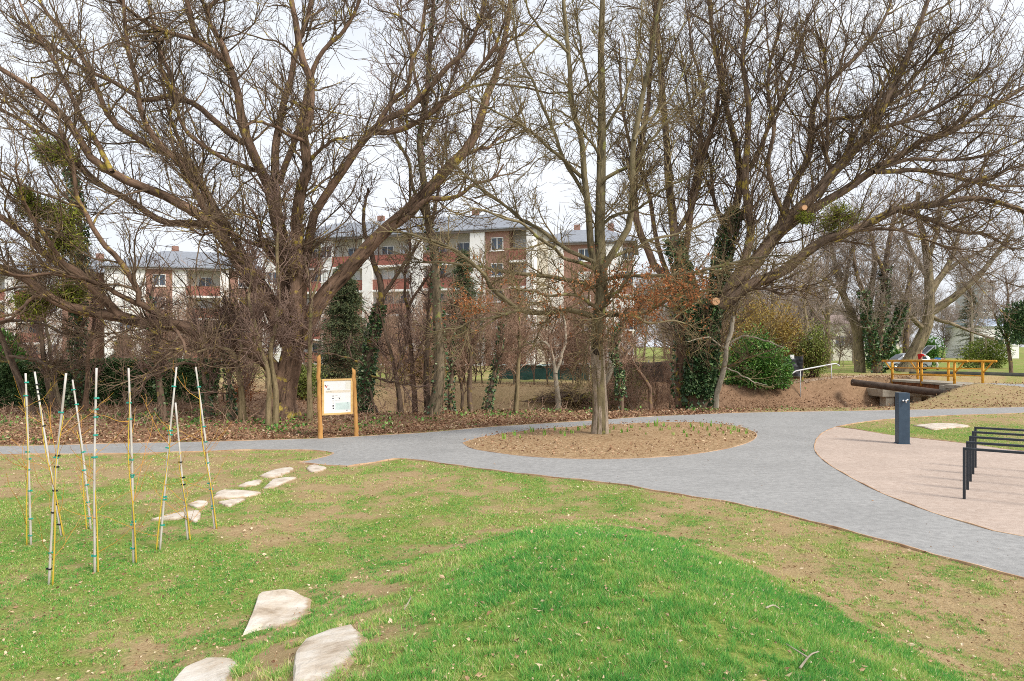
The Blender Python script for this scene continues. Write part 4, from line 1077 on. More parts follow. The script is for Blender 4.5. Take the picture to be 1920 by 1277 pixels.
def conifer(label, px, d, py_top, py_base, wpx, seed, nb=420, mat='conifer', group=None, thin=1.):
    r_ = np.random.default_rng(seed); k = F / d
    base = at(px, py_base, d); base[2] = float(H(base[0], base[1])); top = at(px, py_top, d); h = top[2] - base[2]; rad = wpx / k / 2
    o = thing('conifer', base, label, 'conifer', group)
    mb = MB(); mb.tube(resample([base - [0, 0, .1], top], 12), np.linspace(.13 * h / 7, .015, 12), 8); mb.build('trunk', M['bark_dark'], o, smooth=True)
    t = r_.random(nb) ** .9; a = r_.uniform(0, 2 * PI, nb); L = rad * (1 - t) ** .75 * (.65 + .5 * r_.random(nb)) + .12
    b0 = base + np.stack([0 * t, 0 * t, h * (.08 + .92 * t)], 1)
    dr = np.stack([np.cos(a), np.sin(a), .18 + 0 * a], 1); P = np.zeros((nb, 6, 3)); P[:, 0] = b0
    for j in range(1, 6):
        dr = norm(dr + np.array([0, 0, -.10]) + .08 * r_.normal(size=(nb, 3))); P[:, j] = P[:, j - 1] + dr * (L / 5)[:, None]
    R = np.broadcast_to(np.linspace(.016, .005, 6), (nb, 6))
    mb = MB(); tubes(mb, P, R, 3); mb.build('branches', M['bark_dark'], o)
    n = int(nb * 95 * thin); b = r_.integers(0, nb, n); f = r_.random(n) ** .7 * 4.999; i = f.astype(int); f = (f - i)[:, None]
    C = P[b, i] * (1 - f) + P[b, i + 1] * f + r_.normal(size=(n, 3)) * np.array([.09, .09, .05])
    D = norm(P[b, i + 1] - P[b, i]) + r_.normal(size=(n, 3)) * .5
    mb = MB(); leaves(mb, C, .13, r_, D=D, aspect=.22, tint=np.clip(r_.normal(.45, .26, n), 0, 1)); mb.build('foliage', M[mat], o)
    return o


conifer('dark green conifer behind the board, in front of the white pier', 646, 30, 500, 735, 140, 61, 420, thin=.55)
conifer('dark conifer with a brown top before the balconies, left of the oak', 868, 38, 470, 740, 110, 62, 400, thin=.42)
conifer('small dark conifer in front of the left apartment block', 233, 34, 632, 735, 50, 63, 160)
conifer('pale thin-needled conifer far off to the right beyond the cars', 1820, 92, 545, 655, 70, 64, 300, thin=.7)

LA = M['laurel']
c = at(1422, 719, 35.2); bush('evergreen_bush', 'large glossy green laurel bush right of the ivy-clad trunk', (c[0], 35.2, H(c[0], 35.2) - .05), (2.35, 1.5, 3.0), LA, 17000, .14, 71, up=-.1, tips=160, lumps=22, hollow=.25)
bush('shrub', 'loose ochre and yellow-green shrub rising behind the laurel bush', (13.9, 38.2, H(13.9, 38.2) - .1), (2.9, 1.6, 5.2), M['russet_leaf'], 15000, .12, 72, stems=40, tips=420, bark_='bark_ochre', hollow=.2)
bush('shrub', 'olive shrub with upright bare stems beside the black sheet', (15.8, 37.2, H(15.8, 37.2) - .1), (1.1, .9, 3.6), M['olive_leaf'], 2600, .11, 73, stems=46, tips=260, bark_='bark_red', hollow=.1)
bush('evergreen_bush', 'bright green bush at the far left edge beyond the hedge', (-18.6, 25.5, 0), (1.5, 1.2, 2.9), LA, 9000, .13, 74)
bush('evergreen_bush', 'dark green evergreen at the far right edge behind the bridge', (31.0, 43.0, 2.2), (1.7, 1.4, 3.0), M['ivy'], 7000, .16, 75, stems=12)
bush('evergreen_bush', 'round green bush left of the leaning trunk, beside the silver car', (33.6, 64.5, 0), (2.6, 1.6, 2.5), LA, 7000, .17, 76)
bush('evergreen_bush', 'broad green bush behind the raised tailgate of the silver car', (38.5, 65.5, 0), (2.6, 1.8, 3.1), LA, 8000, .17, 77)
bush('evergreen_bush', 'wide yellowish green bush at the right of the row behind the bridge', (43.6, 65, 0), (3.3, 1.8, 3.0), M['olive_leaf'], 9000, .16, 78)
bush('shrub', 'dry yellow grass-like shrub at the right end of the bush row', (42.5, 56.0, 0), (1.6, 1.2, 1.5), M['russet_leaf'], 3600, .12, 79, tips=120, bark_='bark_ochre')
bush('evergreen_bush', 'small green shrub behind the board, right of the great trunk', (-8.2, 27.5, H(-8.2, 27.5)), (1.3, 1, 1.7), M['olive_leaf'], 3000, .09, 80, tips=90)
bush('shrub', 'little rust-red leafed shrub at the hedge end left of the great trunk', (-9.4, 24.6, H(-9.4, 24.6)), (.55, .5, 1.1), M['oak_leaf'], 1200, .07, 81, tips=40)
bush('shrub', 'yellow-green garden shrub behind the stems right of the board', (-4.6, 36.5, H(-4.6, 36.5)), (2.0, 1.2, 2.2), M['russet_leaf'], 4200, .1, 82, tips=120)
bush('shrub', 'olive shrub behind the oak, in front of the dark brown screen', (4.9, 31.5, H(4.9, 31.5)), (1.5, 1.1, 3.3), M['olive_leaf'], 2600, .1, 83, tips=200, hollow=.1)

# mistletoe balls hung in the left branches and one in the right tree
M_SPOTS = [(100, 285, 17.2, .62, 'mistletoe ball high on the left, hung from the sparse upright branch'), (45, 362, 17, .20, 'small round mistletoe ball at the left edge, smallest of all'), (62, 388, 17.4, .50, 'olive mistletoe clump at the left edge under the small ball'), (108, 405, 17.6, .62, 'mistletoe clump beside the ivy-hung trunk below the highest ball'),
           (120, 450, 18, .70, 'bright green mistletoe clump over the fork of the long low limb'), (62, 570, 18, .58, 'low mistletoe clump under the long low limb near the left edge'), (130, 552, 18.2, .55, 'yellow-green mistletoe clump against the ivy-hung trunk'), (1570, 408, 24, .95, 'pale mistletoe clump in the right tree below its great limb'), (1510, 408, 24, .35, 'small faint mistletoe tuft in the right tree beside the pale clump')]
for q, (px, py, d, r0, lab) in enumerate(M_SPOTS):
    r_ = np.random.default_rng(900 + q); c = at(px, py, d)
    o = thing('mistletoe', c, lab, 'mistletoe', 'mistletoe clumps in the bare crowns')
    n = int(70 + 120 * r0); D = norm(r_.normal(size=(n, 3))); P = c + D[:, None] * np.linspace(.05, 1, 4)[None, :, None] * (r0 * .8 * (.6 + .4 * r_.random(n)))[:, None, None] * np.array([1, 1, .85]) + r_.normal(size=(n, 4, 3)) * .03 * r0
    R = np.broadcast_to(np.linspace(.010, .006, 4), (n, 4)); mb = MB(); tubes(mb, P, R, 3)
    p2, r2 = grow(r_, P, R, n * 3, 3, .2, 1, 38, 10, r0 * .35, .2, .1, 0, .006, .004); tubes(mb, p2, r2, 3); mb.build('stems', M['twig_olive'], o)
    C = np.concatenate([p2[:, 1:].reshape(-1, 3)] * 2) + r_.normal(size=(len(p2) * 4, 3)) * .03
    k = r_.random(len(C)) < .8
    mb = MB(); leaves(mb, C[k], .075, r_, aspect=.35, tint=np.clip(r_.normal(.4, .25, k.sum()), 0, 1)); mb.build('foliage', M['mistletoe'], o)

# ------------------------------------------------------------------ far trees on the right
FAR = [
    ('pair of grey trunks from one foot, left of the ivy-hung far tree', 55, [([(1612, 676), (1610, 650), (1607, 625), (1597, 588), (1582, 555), (1572, 516), (1560, 470), (1555, 430)], 9.2, 2.4, (0, .5)), ([(1610, 640), (1620, 600), (1628, 580), (1634, 540), (1640, 490), (1636, 440)], 8, 2, (0, -1)), ([(1590, 570), (1570, 540), (1540, 520), (1510, 505)], 4, 1.2, (0, -1.5)), ([(1582, 555), (1590, 500), (1600, 450), (1598, 410)], 4, 1.3, (0, 1))], 'bark_grey', 0),
    ('far tree hung with dark ivy, right of the pair of grey trunks', 54, [([(1645, 678), (1648, 630), (1654, 577), (1659, 516), (1664, 470), (1672, 430), (1680, 390)], 9, 2.5, (0, .5)), ([(1640, 676), (1634, 640), (1628, 600), (1622, 560), (1605, 510), (1600, 460)], 7, 2, (0, -1)), ([(1650, 672), (1668, 640), (1686, 596), (1700, 550), (1712, 500)], 7, 2, (0, .8)), ([(1659, 516), (1640, 470), (1630, 420)], 4, 1.3, (0, -1))], 'bark_dark', 1100),
    ('big far tree with a trunk leaning right in front of the silver car', 56, [([(1697, 700), (1706, 676), (1718, 653), (1737, 611), (1742, 577), (1742, 531), (1739, 486), (1731, 440), (1720, 400), (1722, 360)], 12.5, 3, (0, 0)), ([(1742, 588), (1764, 574), (1782, 562), (1806, 543), (1827, 525), (1850, 500), (1873, 470), (1900, 430)], 8, 2, (0, -1.5)), ([(1735, 618), (1718, 605), (1702, 586), (1680, 572), (1655, 560)], 5, 1.4, (0, -1.2)), ([(1742, 545), (1770, 510), (1790, 470), (1800, 430), (1815, 390)], 6, 1.6, (0, 1.4)), ([(1741, 520), (1720, 490), (1700, 450), (1690, 410), (1680, 380)], 5, 1.5, (0, 1)), ([(1743, 590), (1760, 600), (1790, 610), (1830, 625), (1870, 640)], 4, 1.1, (0, -1.6)), ([(1739, 486), (1755, 440), (1760, 400), (1770, 350)], 5, 1.5, (0, -.8)), ([(1742, 560), (1765, 520), (1800, 490), (1840, 470), (1880, 440)], 5, 1.4, (0, 1.8))], 'bark_grey', 0),
    ('grey far trunk standing in the field left of the pair', 66, [([(1553, 660), (1552, 620), (1552, 580), (1548, 530), (1552, 480), (1545, 440)], 5, 1.6, (0, 0)), ([(1552, 590), (1570, 560), (1580, 520)], 2.6, 1, (0, 1)), ([(1551, 600), (1535, 570), (1525, 530)], 2.6, 1, (0, -1))], 'bark_grey', 0),
    ('straight dark far trunk between the ivy-hung tree and the leaning tree', 68, [([(1699, 664), (1699, 630), (1702, 590), (1706, 540), (1702, 490)], 6, 2, (0, 0)), ([(1700, 600), (1690, 560), (1686, 520)], 3, 1, (0, 1))], 'bark_dark', 0),
    ('white-barked birch far off to the right', 90, [([(1823, 655), (1823, 610), (1822, 570), (1820, 540), (1818, 505)], 2.2, .8, (0, 0))], 'bark_pale', 0),
    ('thin bare tree at the right edge behind the bridge', 44, [([(1896, 688), (1892, 660), (1888, 638), (1884, 600), (1890, 560), (1886, 520)], 3.6, 1.2, (0, 0)), ([(1890, 650), (1905, 620), (1915, 590)], 2, .8, (0, .5)), ([(1888, 640), (1872, 610), (1862, 580)], 2, .8, (0, -.5))], 'bark_dark', 0),
    ('bare tree rising behind the ochre shrub, right of the ivy-clad trunk', 46, [([(1445, 690), (1446, 640), (1450, 590), (1448, 540), (1452, 490)], 5, 1.6, (0, 0)), ([(1448, 620), (1470, 580), (1490, 540), (1500, 500)], 3, 1, (0, 1)), ([(1449, 600), (1425, 560), (1410, 520)], 3, 1, (0, -1))], 'bark_grey', 0),
    ('bare tree with a bent stem left of the far grey pair', 50, [([(1500, 690), (1506, 650), (1512, 610), (1508, 570), (1518, 530), (1526, 480)], 4.4, 1.5, (0, 0)), ([(1510, 615), (1530, 590), (1545, 560)], 2.4, .9, (0, 1))], 'bark_grey', 0),
]
for q, (lab, d, limbs, b_, iv) in enumerate(FAR):
    big = limbs[0][1] > 8; s_ = d / 50
    sp = dict(flare=.3, levels=[lev(150 if big else 46, 7, .22, 1., 42, 2.6 * s_, .06, .030 * s_, .013 * s_, 4), lev(1000 if big else 300, 5, .1, 1., 42, 1.25 * s_, .07, .014 * s_, .009 * s_, 3), lev(3600 if big else 1100, 3, .1, 1., 42, .6 * s_, .07, .0095 * s_, .007 * s_, 3)])
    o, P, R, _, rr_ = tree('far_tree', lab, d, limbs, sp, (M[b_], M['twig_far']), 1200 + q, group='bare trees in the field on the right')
    if iv:
        for j in range(3): ivy_on(o, M['ivy'], P[j], R[j], iv, .18, rr_, .17, frac=.62)
# a row of bare trees far behind the field, buildings and blocks: copies of two kinds
r_ = np.random.default_rng(99); fp = []
for q in range(3):
    hgt = 9.; P = np.stack([.35 * np.cumsum(r_.normal(size=8) * .4), .35 * np.cumsum(r_.normal(size=8) * .4), np.linspace(0, hgt, 8)], 1); Ps = [resample(P, 14)]; Rs = [np.linspace(.15, .03, 14)]
    for k in range(6):
        i = r_.integers(2, 10); e_ = Ps[0][i]; a = r_.uniform(0, 2 * PI); L = r_.uniform(2.5, 4.5)
        Ps.append(resample([e_, e_ + [L * .4 * math.cos(a), L * .4 * math.sin(a), L * .4], e_ + [L * .6 * math.cos(a), L * .6 * math.sin(a), L]], 14)); Rs.append(np.linspace(.07, .02, 14))
    Ps = np.array(Ps); Rs = np.array(Rs)
    o = thing('distant_tree', (0, 0, 0), 'hazy brown bare tree in the distant row behind the field and buildings', 'tree', 'distant bare trees')
    mb = MB(); tubes(mb, Ps, Rs, 6); mb.build('trunk', M['bark_grey'], o, smooth=True)
    mb = MB(); p, r = Ps, Rs
    for L in (lev(120, 6, .12, 1., 42, 2.4, .07, .035, .02, 3), lev(700, 4, .1, 1., 42, 1.2, .07, .022, .015, 3), lev(2400, 3, .1, 1., 42, .7, .06, .016, .012, 3)):
        L = dict(L); k = L.pop('k'); p2, r2 = grow(r_, p, r, **L); tubes(mb, p2, r2, k); p, r = p2, r2
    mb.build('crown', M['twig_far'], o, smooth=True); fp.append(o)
spots = [(r_.uniform(1330, 2000), r_.uniform(105, 170)) for k in range(34)] + [(r_.uniform(1470, 1700), r_.uniform(74, 94)) for k in range(8)] + [(r_.uniform(480, 620), r_.uniform(88, 110)) for k in range(5)] + [(r_.uniform(1150, 1340), r_.uniform(84, 125)) for k in range(12)] + [(r_.uniform(-120, 60), r_.uniform(92, 120)) for k in range(7)]
for k, (px, d) in enumerate(spots):
    x = (px - 960) / F * d; loc = (x, d, float(H(x, d))); s_ = r_.uniform(.7, 1.25) * (1 if d > 96 or px < 1300 else .62); rz = r_.uniform(0, 6.28)
    if k < 3: fp[k].location = loc; fp[k].rotation_euler = (0, 0, rz); fp[k].scale = (s_,) * 3
    else: dup(fp[k % 3], loc, rz, s_)
# ------------------------------------------------------------------ apartment blocks behind the trees
M['render_white'] = noisy('white_render', [(.3, (.78, .77, .75)), (.7, (.88, .87, .86))], 1.5, .9)
M['render_cream'] = noisy('cream_render', [(.3, (.50, .46, .38)), (.7, (.60, .56, .47))], 1.5, .9)
M['slate'] = noisy('slate_roof', [(.3, (.20, .215, .24)), (.7, (.31, .33, .37))], 3.0, .7, .3, stretch=(1, 1, 6))
M['glass'] = newmat('window_glass', .12, .5)[0]; M['glass'].node_tree.nodes['Principled BSDF'].inputs['Base Color'].default_value = (.05, .07, .10, 1)
M['blind'] = plain('window_blind', (.62, .63, .62), .8)
M['upvc'] = plain('white_frame', (.75, .75, .74), .5)
M['eave'] = plain('eave_board', (.20, .17, .15), .8)


def brick(name, c1, c2, mortar, sc_=3.6):
    m, nt, b = newmat(name, .9, .12)
    t = node(nt, 'ShaderNodeTexCoord').outputs['Object']
    sx = node(nt, 'ShaderNodeSeparateXYZ'); nt.links.new(t, sx.inputs[0])
    cx = node(nt, 'ShaderNodeCombineXYZ'); nt.links.new(math_(nt, 'ADD', sx.outputs[0], math_(nt, 'MULTIPLY', sx.outputs[1], .4)), cx.inputs[0]); nt.links.new(sx.outputs[2], cx.inputs[1])
    br = node(nt, 'ShaderNodeTexBrick'); nt.links.new(cx.outputs[0], br.inputs[0])
    br.inputs['Color1'].default_value = (*c1, 1); br.inputs['Color2'].default_value = (*c2, 1); br.inputs['Mortar'].default_value = (*mortar, 1)
    br.inputs['Scale'].default_value = sc_; br.inputs['Mortar Size'].default_value = .012
    k = mixc(nt, maprange(nt, noise(nt, t, 1.2, 4), .3, .7, 0, .35), br.outputs[0], tuple(.6 * v for v in c1))
    nt.links.new(k, b.inputs['Base Color']); return m


M['brick'] = brick('red_brick', (.36, .135, .105), (.30, .105, .085), (.33, .21, .17))
M['brick_brown'] = brick('brown_brick', (.37, .21, .165), (.31, .165, .125), (.40, .29, .235))


class Facade:
    def __init__(s, a, b, z0):
        s.a = np.array(a, float); v = np.array(b, float) - s.a; s.L = float(np.linalg.norm(v)); s.t = v / s.L
        s.n = np.array([s.t[1], -s.t[0]]); s.z0 = z0; s.rz = math.atan2(s.t[1], s.t[0])

    def pt(s, u, out, z):
        p = s.a + s.t * u + s.n * out; return (p[0], p[1], s.z0 + z)

    def box(s, mb, u0, u1, z0, z1, o0, o1):
        mb.box(s.pt((u0 + u1) / 2, (o0 + o1) / 2, (z0 + z1) / 2), (u1 - u0, abs(o1 - o0), z1 - z0), s.rz); return mb


def window(f, root, u, z, w_, h, out, blind=False):
    mb = MB(); g = .08
    f.box(mb, u - w_ / 2, u + w_ / 2, z, z + g, out - .06, out + .06); f.box(mb, u - w_ / 2, u + w_ / 2, z + h - g, z + h, out - .06, out + .06)
    for q in (-w_ / 2 + g / 2, 0, w_ / 2 - g / 2): f.box(mb, u + q - g / 2, u + q + g / 2, z + g, z + h - g, out - .055, out + .055)
    o = mb.build('window', M['upvc'], root)
    f.box(MB(), u - w_ / 2 + g, u + w_ / 2 - g, z + g, z + h - g, out - .03, out + .01).build('pane', M['blind'] if blind else M['glass'], o)
    f.box(MB(), u - w_ / 2 - .1, u + w_ / 2 + .1, z - .09, z, out + .002, out + .14).build('sill', M['render_white'], o)


def block(label, pixs, ds, storeys, z0, bays, roof_h, depth=11., sh=2.75, base=1.0):
    a = ((pixs[0] - 960) / F * ds[0], ds[0]); b = ((pixs[1] - 960) / F * ds[1], ds[1])
    f = Facade(a, b, z0); tot = sum(w for _, w in bays); k = f.L / tot
    mid = f.pt(f.L / 2, -depth / 2, 0)
    root = thing('apartment_block', mid, label, 'apartment block')
    top = base + storeys * sh + .55
    f.box(MB(), .02, f.L - .02, -1, top, -depth, -1.3).build('wall', M['render_cream'], root)
    u = 0.; r_ = np.random.default_rng(abs(int(pixs[0])) + 7)
    for kind, w0 in bays:
        w_ = w0 * k; u1 = u + w_
        if kind == 'pier':
            f.box(MB(), u, u1, -1, top - .02, -1.3, .28).build('pier', M['render_white'], root)
        elif kind in ('white', 'brick'):
            f.box(MB(), u, u1, -1, top - .01, -1.3, 0).build('wall', M['render_white' if kind == 'white' else 'brick_brown'], root)
            for s_ in range(storeys):
                z = base + s_ * sh
                nwin = 1 if w_ < 5 else 2
                for q in range(nwin): window(f, root, u + w_ * (q + .5) / nwin, z + .95, 1.35, 1.35, .003, r_.random() < .3)
        elif kind == 'balcony':
            for s_ in range(storeys):
                z = base + s_ * sh
                bal = f.box(MB(), u, u1, z - .10, z + .97, -.02, .12).build('balcony', M['brick'], root)
                f.box(MB(), u, u1, z - .34, z - .105, -1.29, .16).build('slab', M['render_white'], bal)
                f.box(MB(), u, u1, z + .975, z + 1.03, -.04, .14).build('coping', M['brick_brown'], bal)
                n_ = max(1, int(round(w_ / 2.6)))
                for q in range(n_): window(f, root, u + w_ * (q + .5) / n_, z + (.1 if q % 2 else .85), 1.5, 2.05 if q % 2 else 1.3, -1.27, r_.random() < .35)
        u = u1
    # hipped roof with an overhanging eave
    ov = .55; c = [f.pt(-ov, ov, top), f.pt(f.L + ov, ov, top), f.pt(f.L + ov, -depth - ov, top), f.pt(-ov, -depth - ov, top)]
    ins = min(depth / 2, f.L * .3); rg_ = [f.pt(ins, -depth / 2, top + roof_h), f.pt(f.L - ins, -depth / 2, top + roof_h)]
    mb = MB(); low = [(x, y, z - .12) for x, y, z in c]
    mb.add(c + rg_ + low, [[0, 1, 5, 4], [2, 3, 4, 5], [6, 9, 8, 7], [6, 7, 1, 0], [7, 8, 2, 1], [8, 9, 3, 2], [9, 6, 0, 3]], [[1, 2, 5], [3, 0, 4]])
    rf = mb.build('roof', M['slate'], root)
    f.box(MB(), -.45, f.L + .45, top - .34, top - .13, .30, .44).build('eave', M['eave'], rf)
    for q in (.35, .72):
        f.box(MB(), f.L * q, f.L * q + .7, top + roof_h * .5, top + roof_h + .7, -depth / 2 - .9, -depth / 2 - .3).build('chimney', M['brick_brown'], rf)
    return root


block('nearest apartment block with red balconies between white piers, right of the great trunk', (492, 1000), (82, 72), 5, -.6,
      [('white', 5.0), ('balcony', 2.2), ('white', 1.4), ('balcony', 3.6), ('pier', 1.1), ('balcony', 4.2), ('pier', 1.4), ('balcony', 5.0), ('pier', 1.5), ('brick', 2.4), ('balcony', 1.8), ('pier', .6)], 2.7, 12, 2.66, .9)
block('narrow brown brick wing with white piers behind the oak trunk', (1003, 1185), (78, 76), 5, -.6,
      [('brick', .9), ('pier', 2.3), ('brick', 4.6), ('pier', 1.8), ('brick', 1.0)], 2.2, 11, 2.5, .9)
block('apartment block of white and brown brick walls left of the great trunk', (196, 486), (80, 84), 4, -.6,
      [('white', 4.6), ('brick', 3.0), ('white', 1.6), ('balcony', 4.0), ('pier', 1.0), ('brick', 3.6)], 2.5, 11, 2.6, .8)
block('apartment block with brick balconies at the far left edge', (-70, 178), (86, 82), 4, -.6,
      [('pier', 1.2), ('balcony', 4.0), ('pier', 1.1), ('balcony', 3.2), ('white', 2.0), ('brick', 3.6)], 2.3, 11, 2.5, .7)

# ------------------------------------------------------------------ far buildings on the right
M['cream_far'] = plain('far_cream', (.74, .70, .59), .9); M['far_grey'] = plain('far_concrete', (.42, .42, .45), .9); M['far_roof'] = plain('far_roof', (.28, .21, .19), .9); M['blue_roof'] = plain('blue_roof', (.45, .52, .62), .6)


def house(label, px0, px1, d, ytop, yeave, wall, roof, nwin, cat='house', depth=8.):
    a = ((px0 - 960) / F * d, d); b = ((px1 - 960) / F * d, d + .5); z0 = float(H((a[0] + b[0]) / 2, d))
    f = Facade(a, b, z0); root = thing('house', f.pt(f.L / 2, -depth / 2, 0), label, cat)
    ze = CZ - (yeave - HY) / F * d - z0; zt = CZ - (ytop - HY) / F * d - z0
    f.box(MB(), 0, f.L, -.5, ze, -depth, 0).build('wall', M[wall], root)
    for q in range(nwin): window(f, root, f.L * (q + .5) / nwin, ze * .42, 1.3, min(1.3, ze * .4), .003)
    c = [f.pt(-.4, .4, ze), f.pt(f.L + .4, .4, ze), f.pt(f.L + .4, -depth - .4, ze), f.pt(-.4, -depth - .4, ze)]; r2 = [f.pt(-.4, -depth / 2, zt), f.pt(f.L + .4, -depth / 2, zt)]
    MB().add(c + r2, [[0, 1, 5, 4], [2, 3, 4, 5], [3, 2, 1, 0]], [[1, 2, 5], [3, 0, 4]]).build('roof', M[roof], root)


house('long low cream house with a brown roof behind the pair of grey trunks', 1562, 1690, 100, 588, 607, 'cream_far', 'far_roof', 5)
house('low white house at the far edge of the field behind the ochre shrub', 1478, 1548, 105, 612, 622, 'render_white', 'far_roof', 3)
house('low building with a blue-grey roof far off right of the birch', 1836, 1915, 115, 596, 612, 'render_white', 'blue_roof', 4)


def tower(label, px0, px1, d, ytop):
    a = ((px0 - 960) / F * d, d); b = ((px1 - 960) / F * d, d + 2); z0 = float(H(a[0], d)); f = Facade(a, b, z0); h = CZ - (ytop - HY) / F * d - z0
    root = thing('tower_block', f.pt(f.L / 2, -6, 0), label, 'tower block')
    f.box(MB(), 0, f.L, -.5, h, -12, 0).build('wall', M['far_grey'], root); f.box(MB(), -.2, f.L + .2, h, h + .5, -12.2, .2).build('roof', M['far_roof'], root)
    for s_ in range(1, int(h / 2.9)):
        for q in range(3): window(f, root, f.L * (q + .5) / 3, s_ * 2.9, 1.7, 1.4, .003)


tower('grey tower block far away at the right edge behind the trees', 1843, 1872, 280, 528)
tower('pale tower block far away behind the ochre shrub', 1432, 1470, 300, 548)

# ------------------------------------------------------------------ screens and fences
def screen(label, px0, px1, d0, d1, ytop0, ytop1, col, seed, torn=False):
    r_ = np.random.default_rng(seed)
    a = np.array([(px0 - 960) / F * d0, d0]); b = np.array([(px1 - 960) / F * d1, d1]); L = np.linalg.norm(b - a); n = int(L / .12)
    t = np.linspace(0, 1, n); xy = a + (b - a) * t[:, None]; z0 = H(xy[:, 0], xy[:, 1]); zt = CZ - (np.interp(t, [0, 1], [ytop0, ytop1]) - HY) / F * np.interp(t, [0, 1], [d0, d1])
    root = thing('screen_fence', (xy[n // 2][0], xy[n // 2][1], z0.min()), label, 'fence')
    m, nt, bs = newmat('screen_cloth', .8, .15); co = coords(nt)
    k = mixc(nt, .5, ramp(nt, noise(nt, co, 3, 4), [(.3, tuple(.6 * v for v in col)), (.7, tuple(1.5 * v for v in col))]), ramp(nt, noise(nt, co, 26, 3), [(.3, tuple(.7 * v for v in col)), (.7, tuple(1.3 * v for v in col))]))
    nt.links.new(k, bs.inputs['Base Color'])
    rows = 7; V = []
    nn = np.array([-(b - a)[1], (b - a)[0]]) / L
    for side in (0, .006):
        for r in range(rows):
            f_ = r / (rows - 1); sag = .05 * np.sin(t * L * 2.0) ** 2 * f_
            off = .05 * (fbm(t * L * 1.4, np.full(n, f_ * 3.), seed) - .5) + side
            V.append(np.c_[xy + nn * off[:, None], z0 + .03 + (zt - z0 - .03) * f_ - sag])
    i = np.arange(n - 1); q = []
    for s_ in (0, rows):
        for r in range(rows - 1): q.append(np.stack([(s_ + r) * n + i, (s_ + r) * n + i + 1, (s_ + r + 1) * n + i + 1, (s_ + r + 1) * n + i], 1))
    q.append(np.stack([(rows - 1) * n + i, (rows - 1) * n + i + 1, (2 * rows - 1) * n + i + 1, (2 * rows - 1) * n + i], 1))
    MB().add(np.concatenate(V), np.concatenate(q)).build('cloth', m, root, smooth=True)
    if torn:
        m2 = plain('pale_edge_strip', (.50, .66, .68), .7); mb = MB()
        rg2 = np.random.default_rng(seed + 1); top = np.c_[xy + nn * -.03, zt - .05 + .03 * rg2.normal(size=n)]
        mb.tube(top, .035, 6); mb.build('edge_strip', m2, root, smooth=True)
    np_ = max(2, int(L / 2.4))
    for q_ in range(np_ + 1):
        j = min(int(q_ / np_ * (n - 1)), n - 1); MB().tube([(xy[j][0] + nn[0] * .06, xy[j][1] + nn[1] * .06, z0[j] - .2), (xy[j][0] + nn[0] * .06, xy[j][1] + nn[1] * .06, zt[j] + .06)], .03, 8).build('post', M['far_grey'], root)


screen('dark green cloth screen fence with a pale torn top edge left of the oak', 926, 1104, 41, 39, 684, 682, (.035, .085, .08), 5, True)
screen('dark brown cloth screen fence between the oak and the ivy-clad trunk', 1136, 1300, 37, 35.2, 680, 676, (.050, .042, .036), 6)

# black sheet hung at the garden gate right of the laurel bush
root = thing('sheet_panel', (14.2, 36.0, float(H(14.2, 36)) ), 'crumpled black plastic sheet stretched between posts right of the laurel bush', 'sheet')
p0 = at(1474, 706, 36.0); p1 = at(1502, 668, 36.2); m, nt, bs = newmat('black_sheet', .45, .4); bs.inputs['Base Color'].default_value = (.028, .03, .036, 1)
U, W = np.meshgrid(np.linspace(0, 1, 26), np.linspace(0, 1, 30)); V = []
for s_ in (0, .008): V.append(np.stack([p0[0] + (p1[0] - p0[0]) * U, p0[1] + .1 * (fbm(U * 5, W * 6, 12) - .5) + .05 * np.sin(9 * U + 3 * W) * W + s_, p0[2] + (p1[2] - p0[2]) * W], -1).reshape(-1, 3))
i, j = np.meshgrid(np.arange(29) * 26, np.arange(25), indexing='ij'); q = np.stack([i + j, i + j + 1, i + 27 + j, i + 26 + j], -1).reshape(-1, 4)
MB().add(np.concatenate(V), np.concatenate([q, q + 780])).build('sheet', m, root, smooth=True)
for x in (p0[0] - .04, p1[0] + .04): MB().tube([(x, 36.12, float(H(x, 36.1)) - .2), (x, 36.12, p1[2] + .08)], .04, 8).build('post', M['bark_dark'], root)
mb = MB(); c = at(1485, 669, 35.8); mb.rbox((c[0], c[1], c[2]), (.22, .05, .20), .015, .2); mb.build('white_rag', M['upvc'], root)
# ------------------------------------------------------------------ bollard fountain, racks, board
M['slate_metal'] = noisy('slate_blue_steel', [(.3, (.030, .055, .085)), (.7, (.048, .080, .118))], 9, .42, .4)
M['black_metal'] = noisy('black_steel', [(.3, (.016, .022, .030)), (.7, (.030, .038, .050))], 14, .42, .45)
M['chrome'] = plain('chrome', (.75, .75, .76), .18, .5, 1.)
c = gp([(1697, 834)])[0]
o = thing('drinking_fountain', (c[0], c[1] + .08, .012), 'slate blue steel drinking fountain pillar standing on the pink gravel', 'drinking fountain')
mb = MB(); hb = 1.045; mb.rbox((c[0], c[1] + .10, .012 + hb / 2), (.215, .20, hb), .008, math.radians(-8)); mb.build('pillar', M['slate_metal'], o)
mb = MB(); mb.rbox((c[0], c[1] + .10, .012 + .006), (.25, .235, .012), .003, math.radians(-8)); mb.build('base_plate', M['slate_metal'], o)
tp = np.array([c[0] - .005, c[1] - .004, .012 + hb - .155])
tap = MB(); tap.tube([tp + [0, .02, 0], tp + [0, -.045, 0]], .013, 12); tap.tube([tp + [0, -.04, .012], tp + [0, -.045, -.05]], .010, 12)
tp_o = tap.build('tap', M['chrome'], o, smooth=True)
mb = MB(); k = tp + [.045, .0, .012]; mb.tube([k + [0, .02, 0], k + [0, -.02, 0]], [.02, .024], 14); k = tp + [-.04, 0, 0]; mb.tube([k + [0, .02, 0], k + [0, -.018, 0]], [.016, .02], 14); mb.build('push_button', M['chrome'], tp_o, smooth=True)

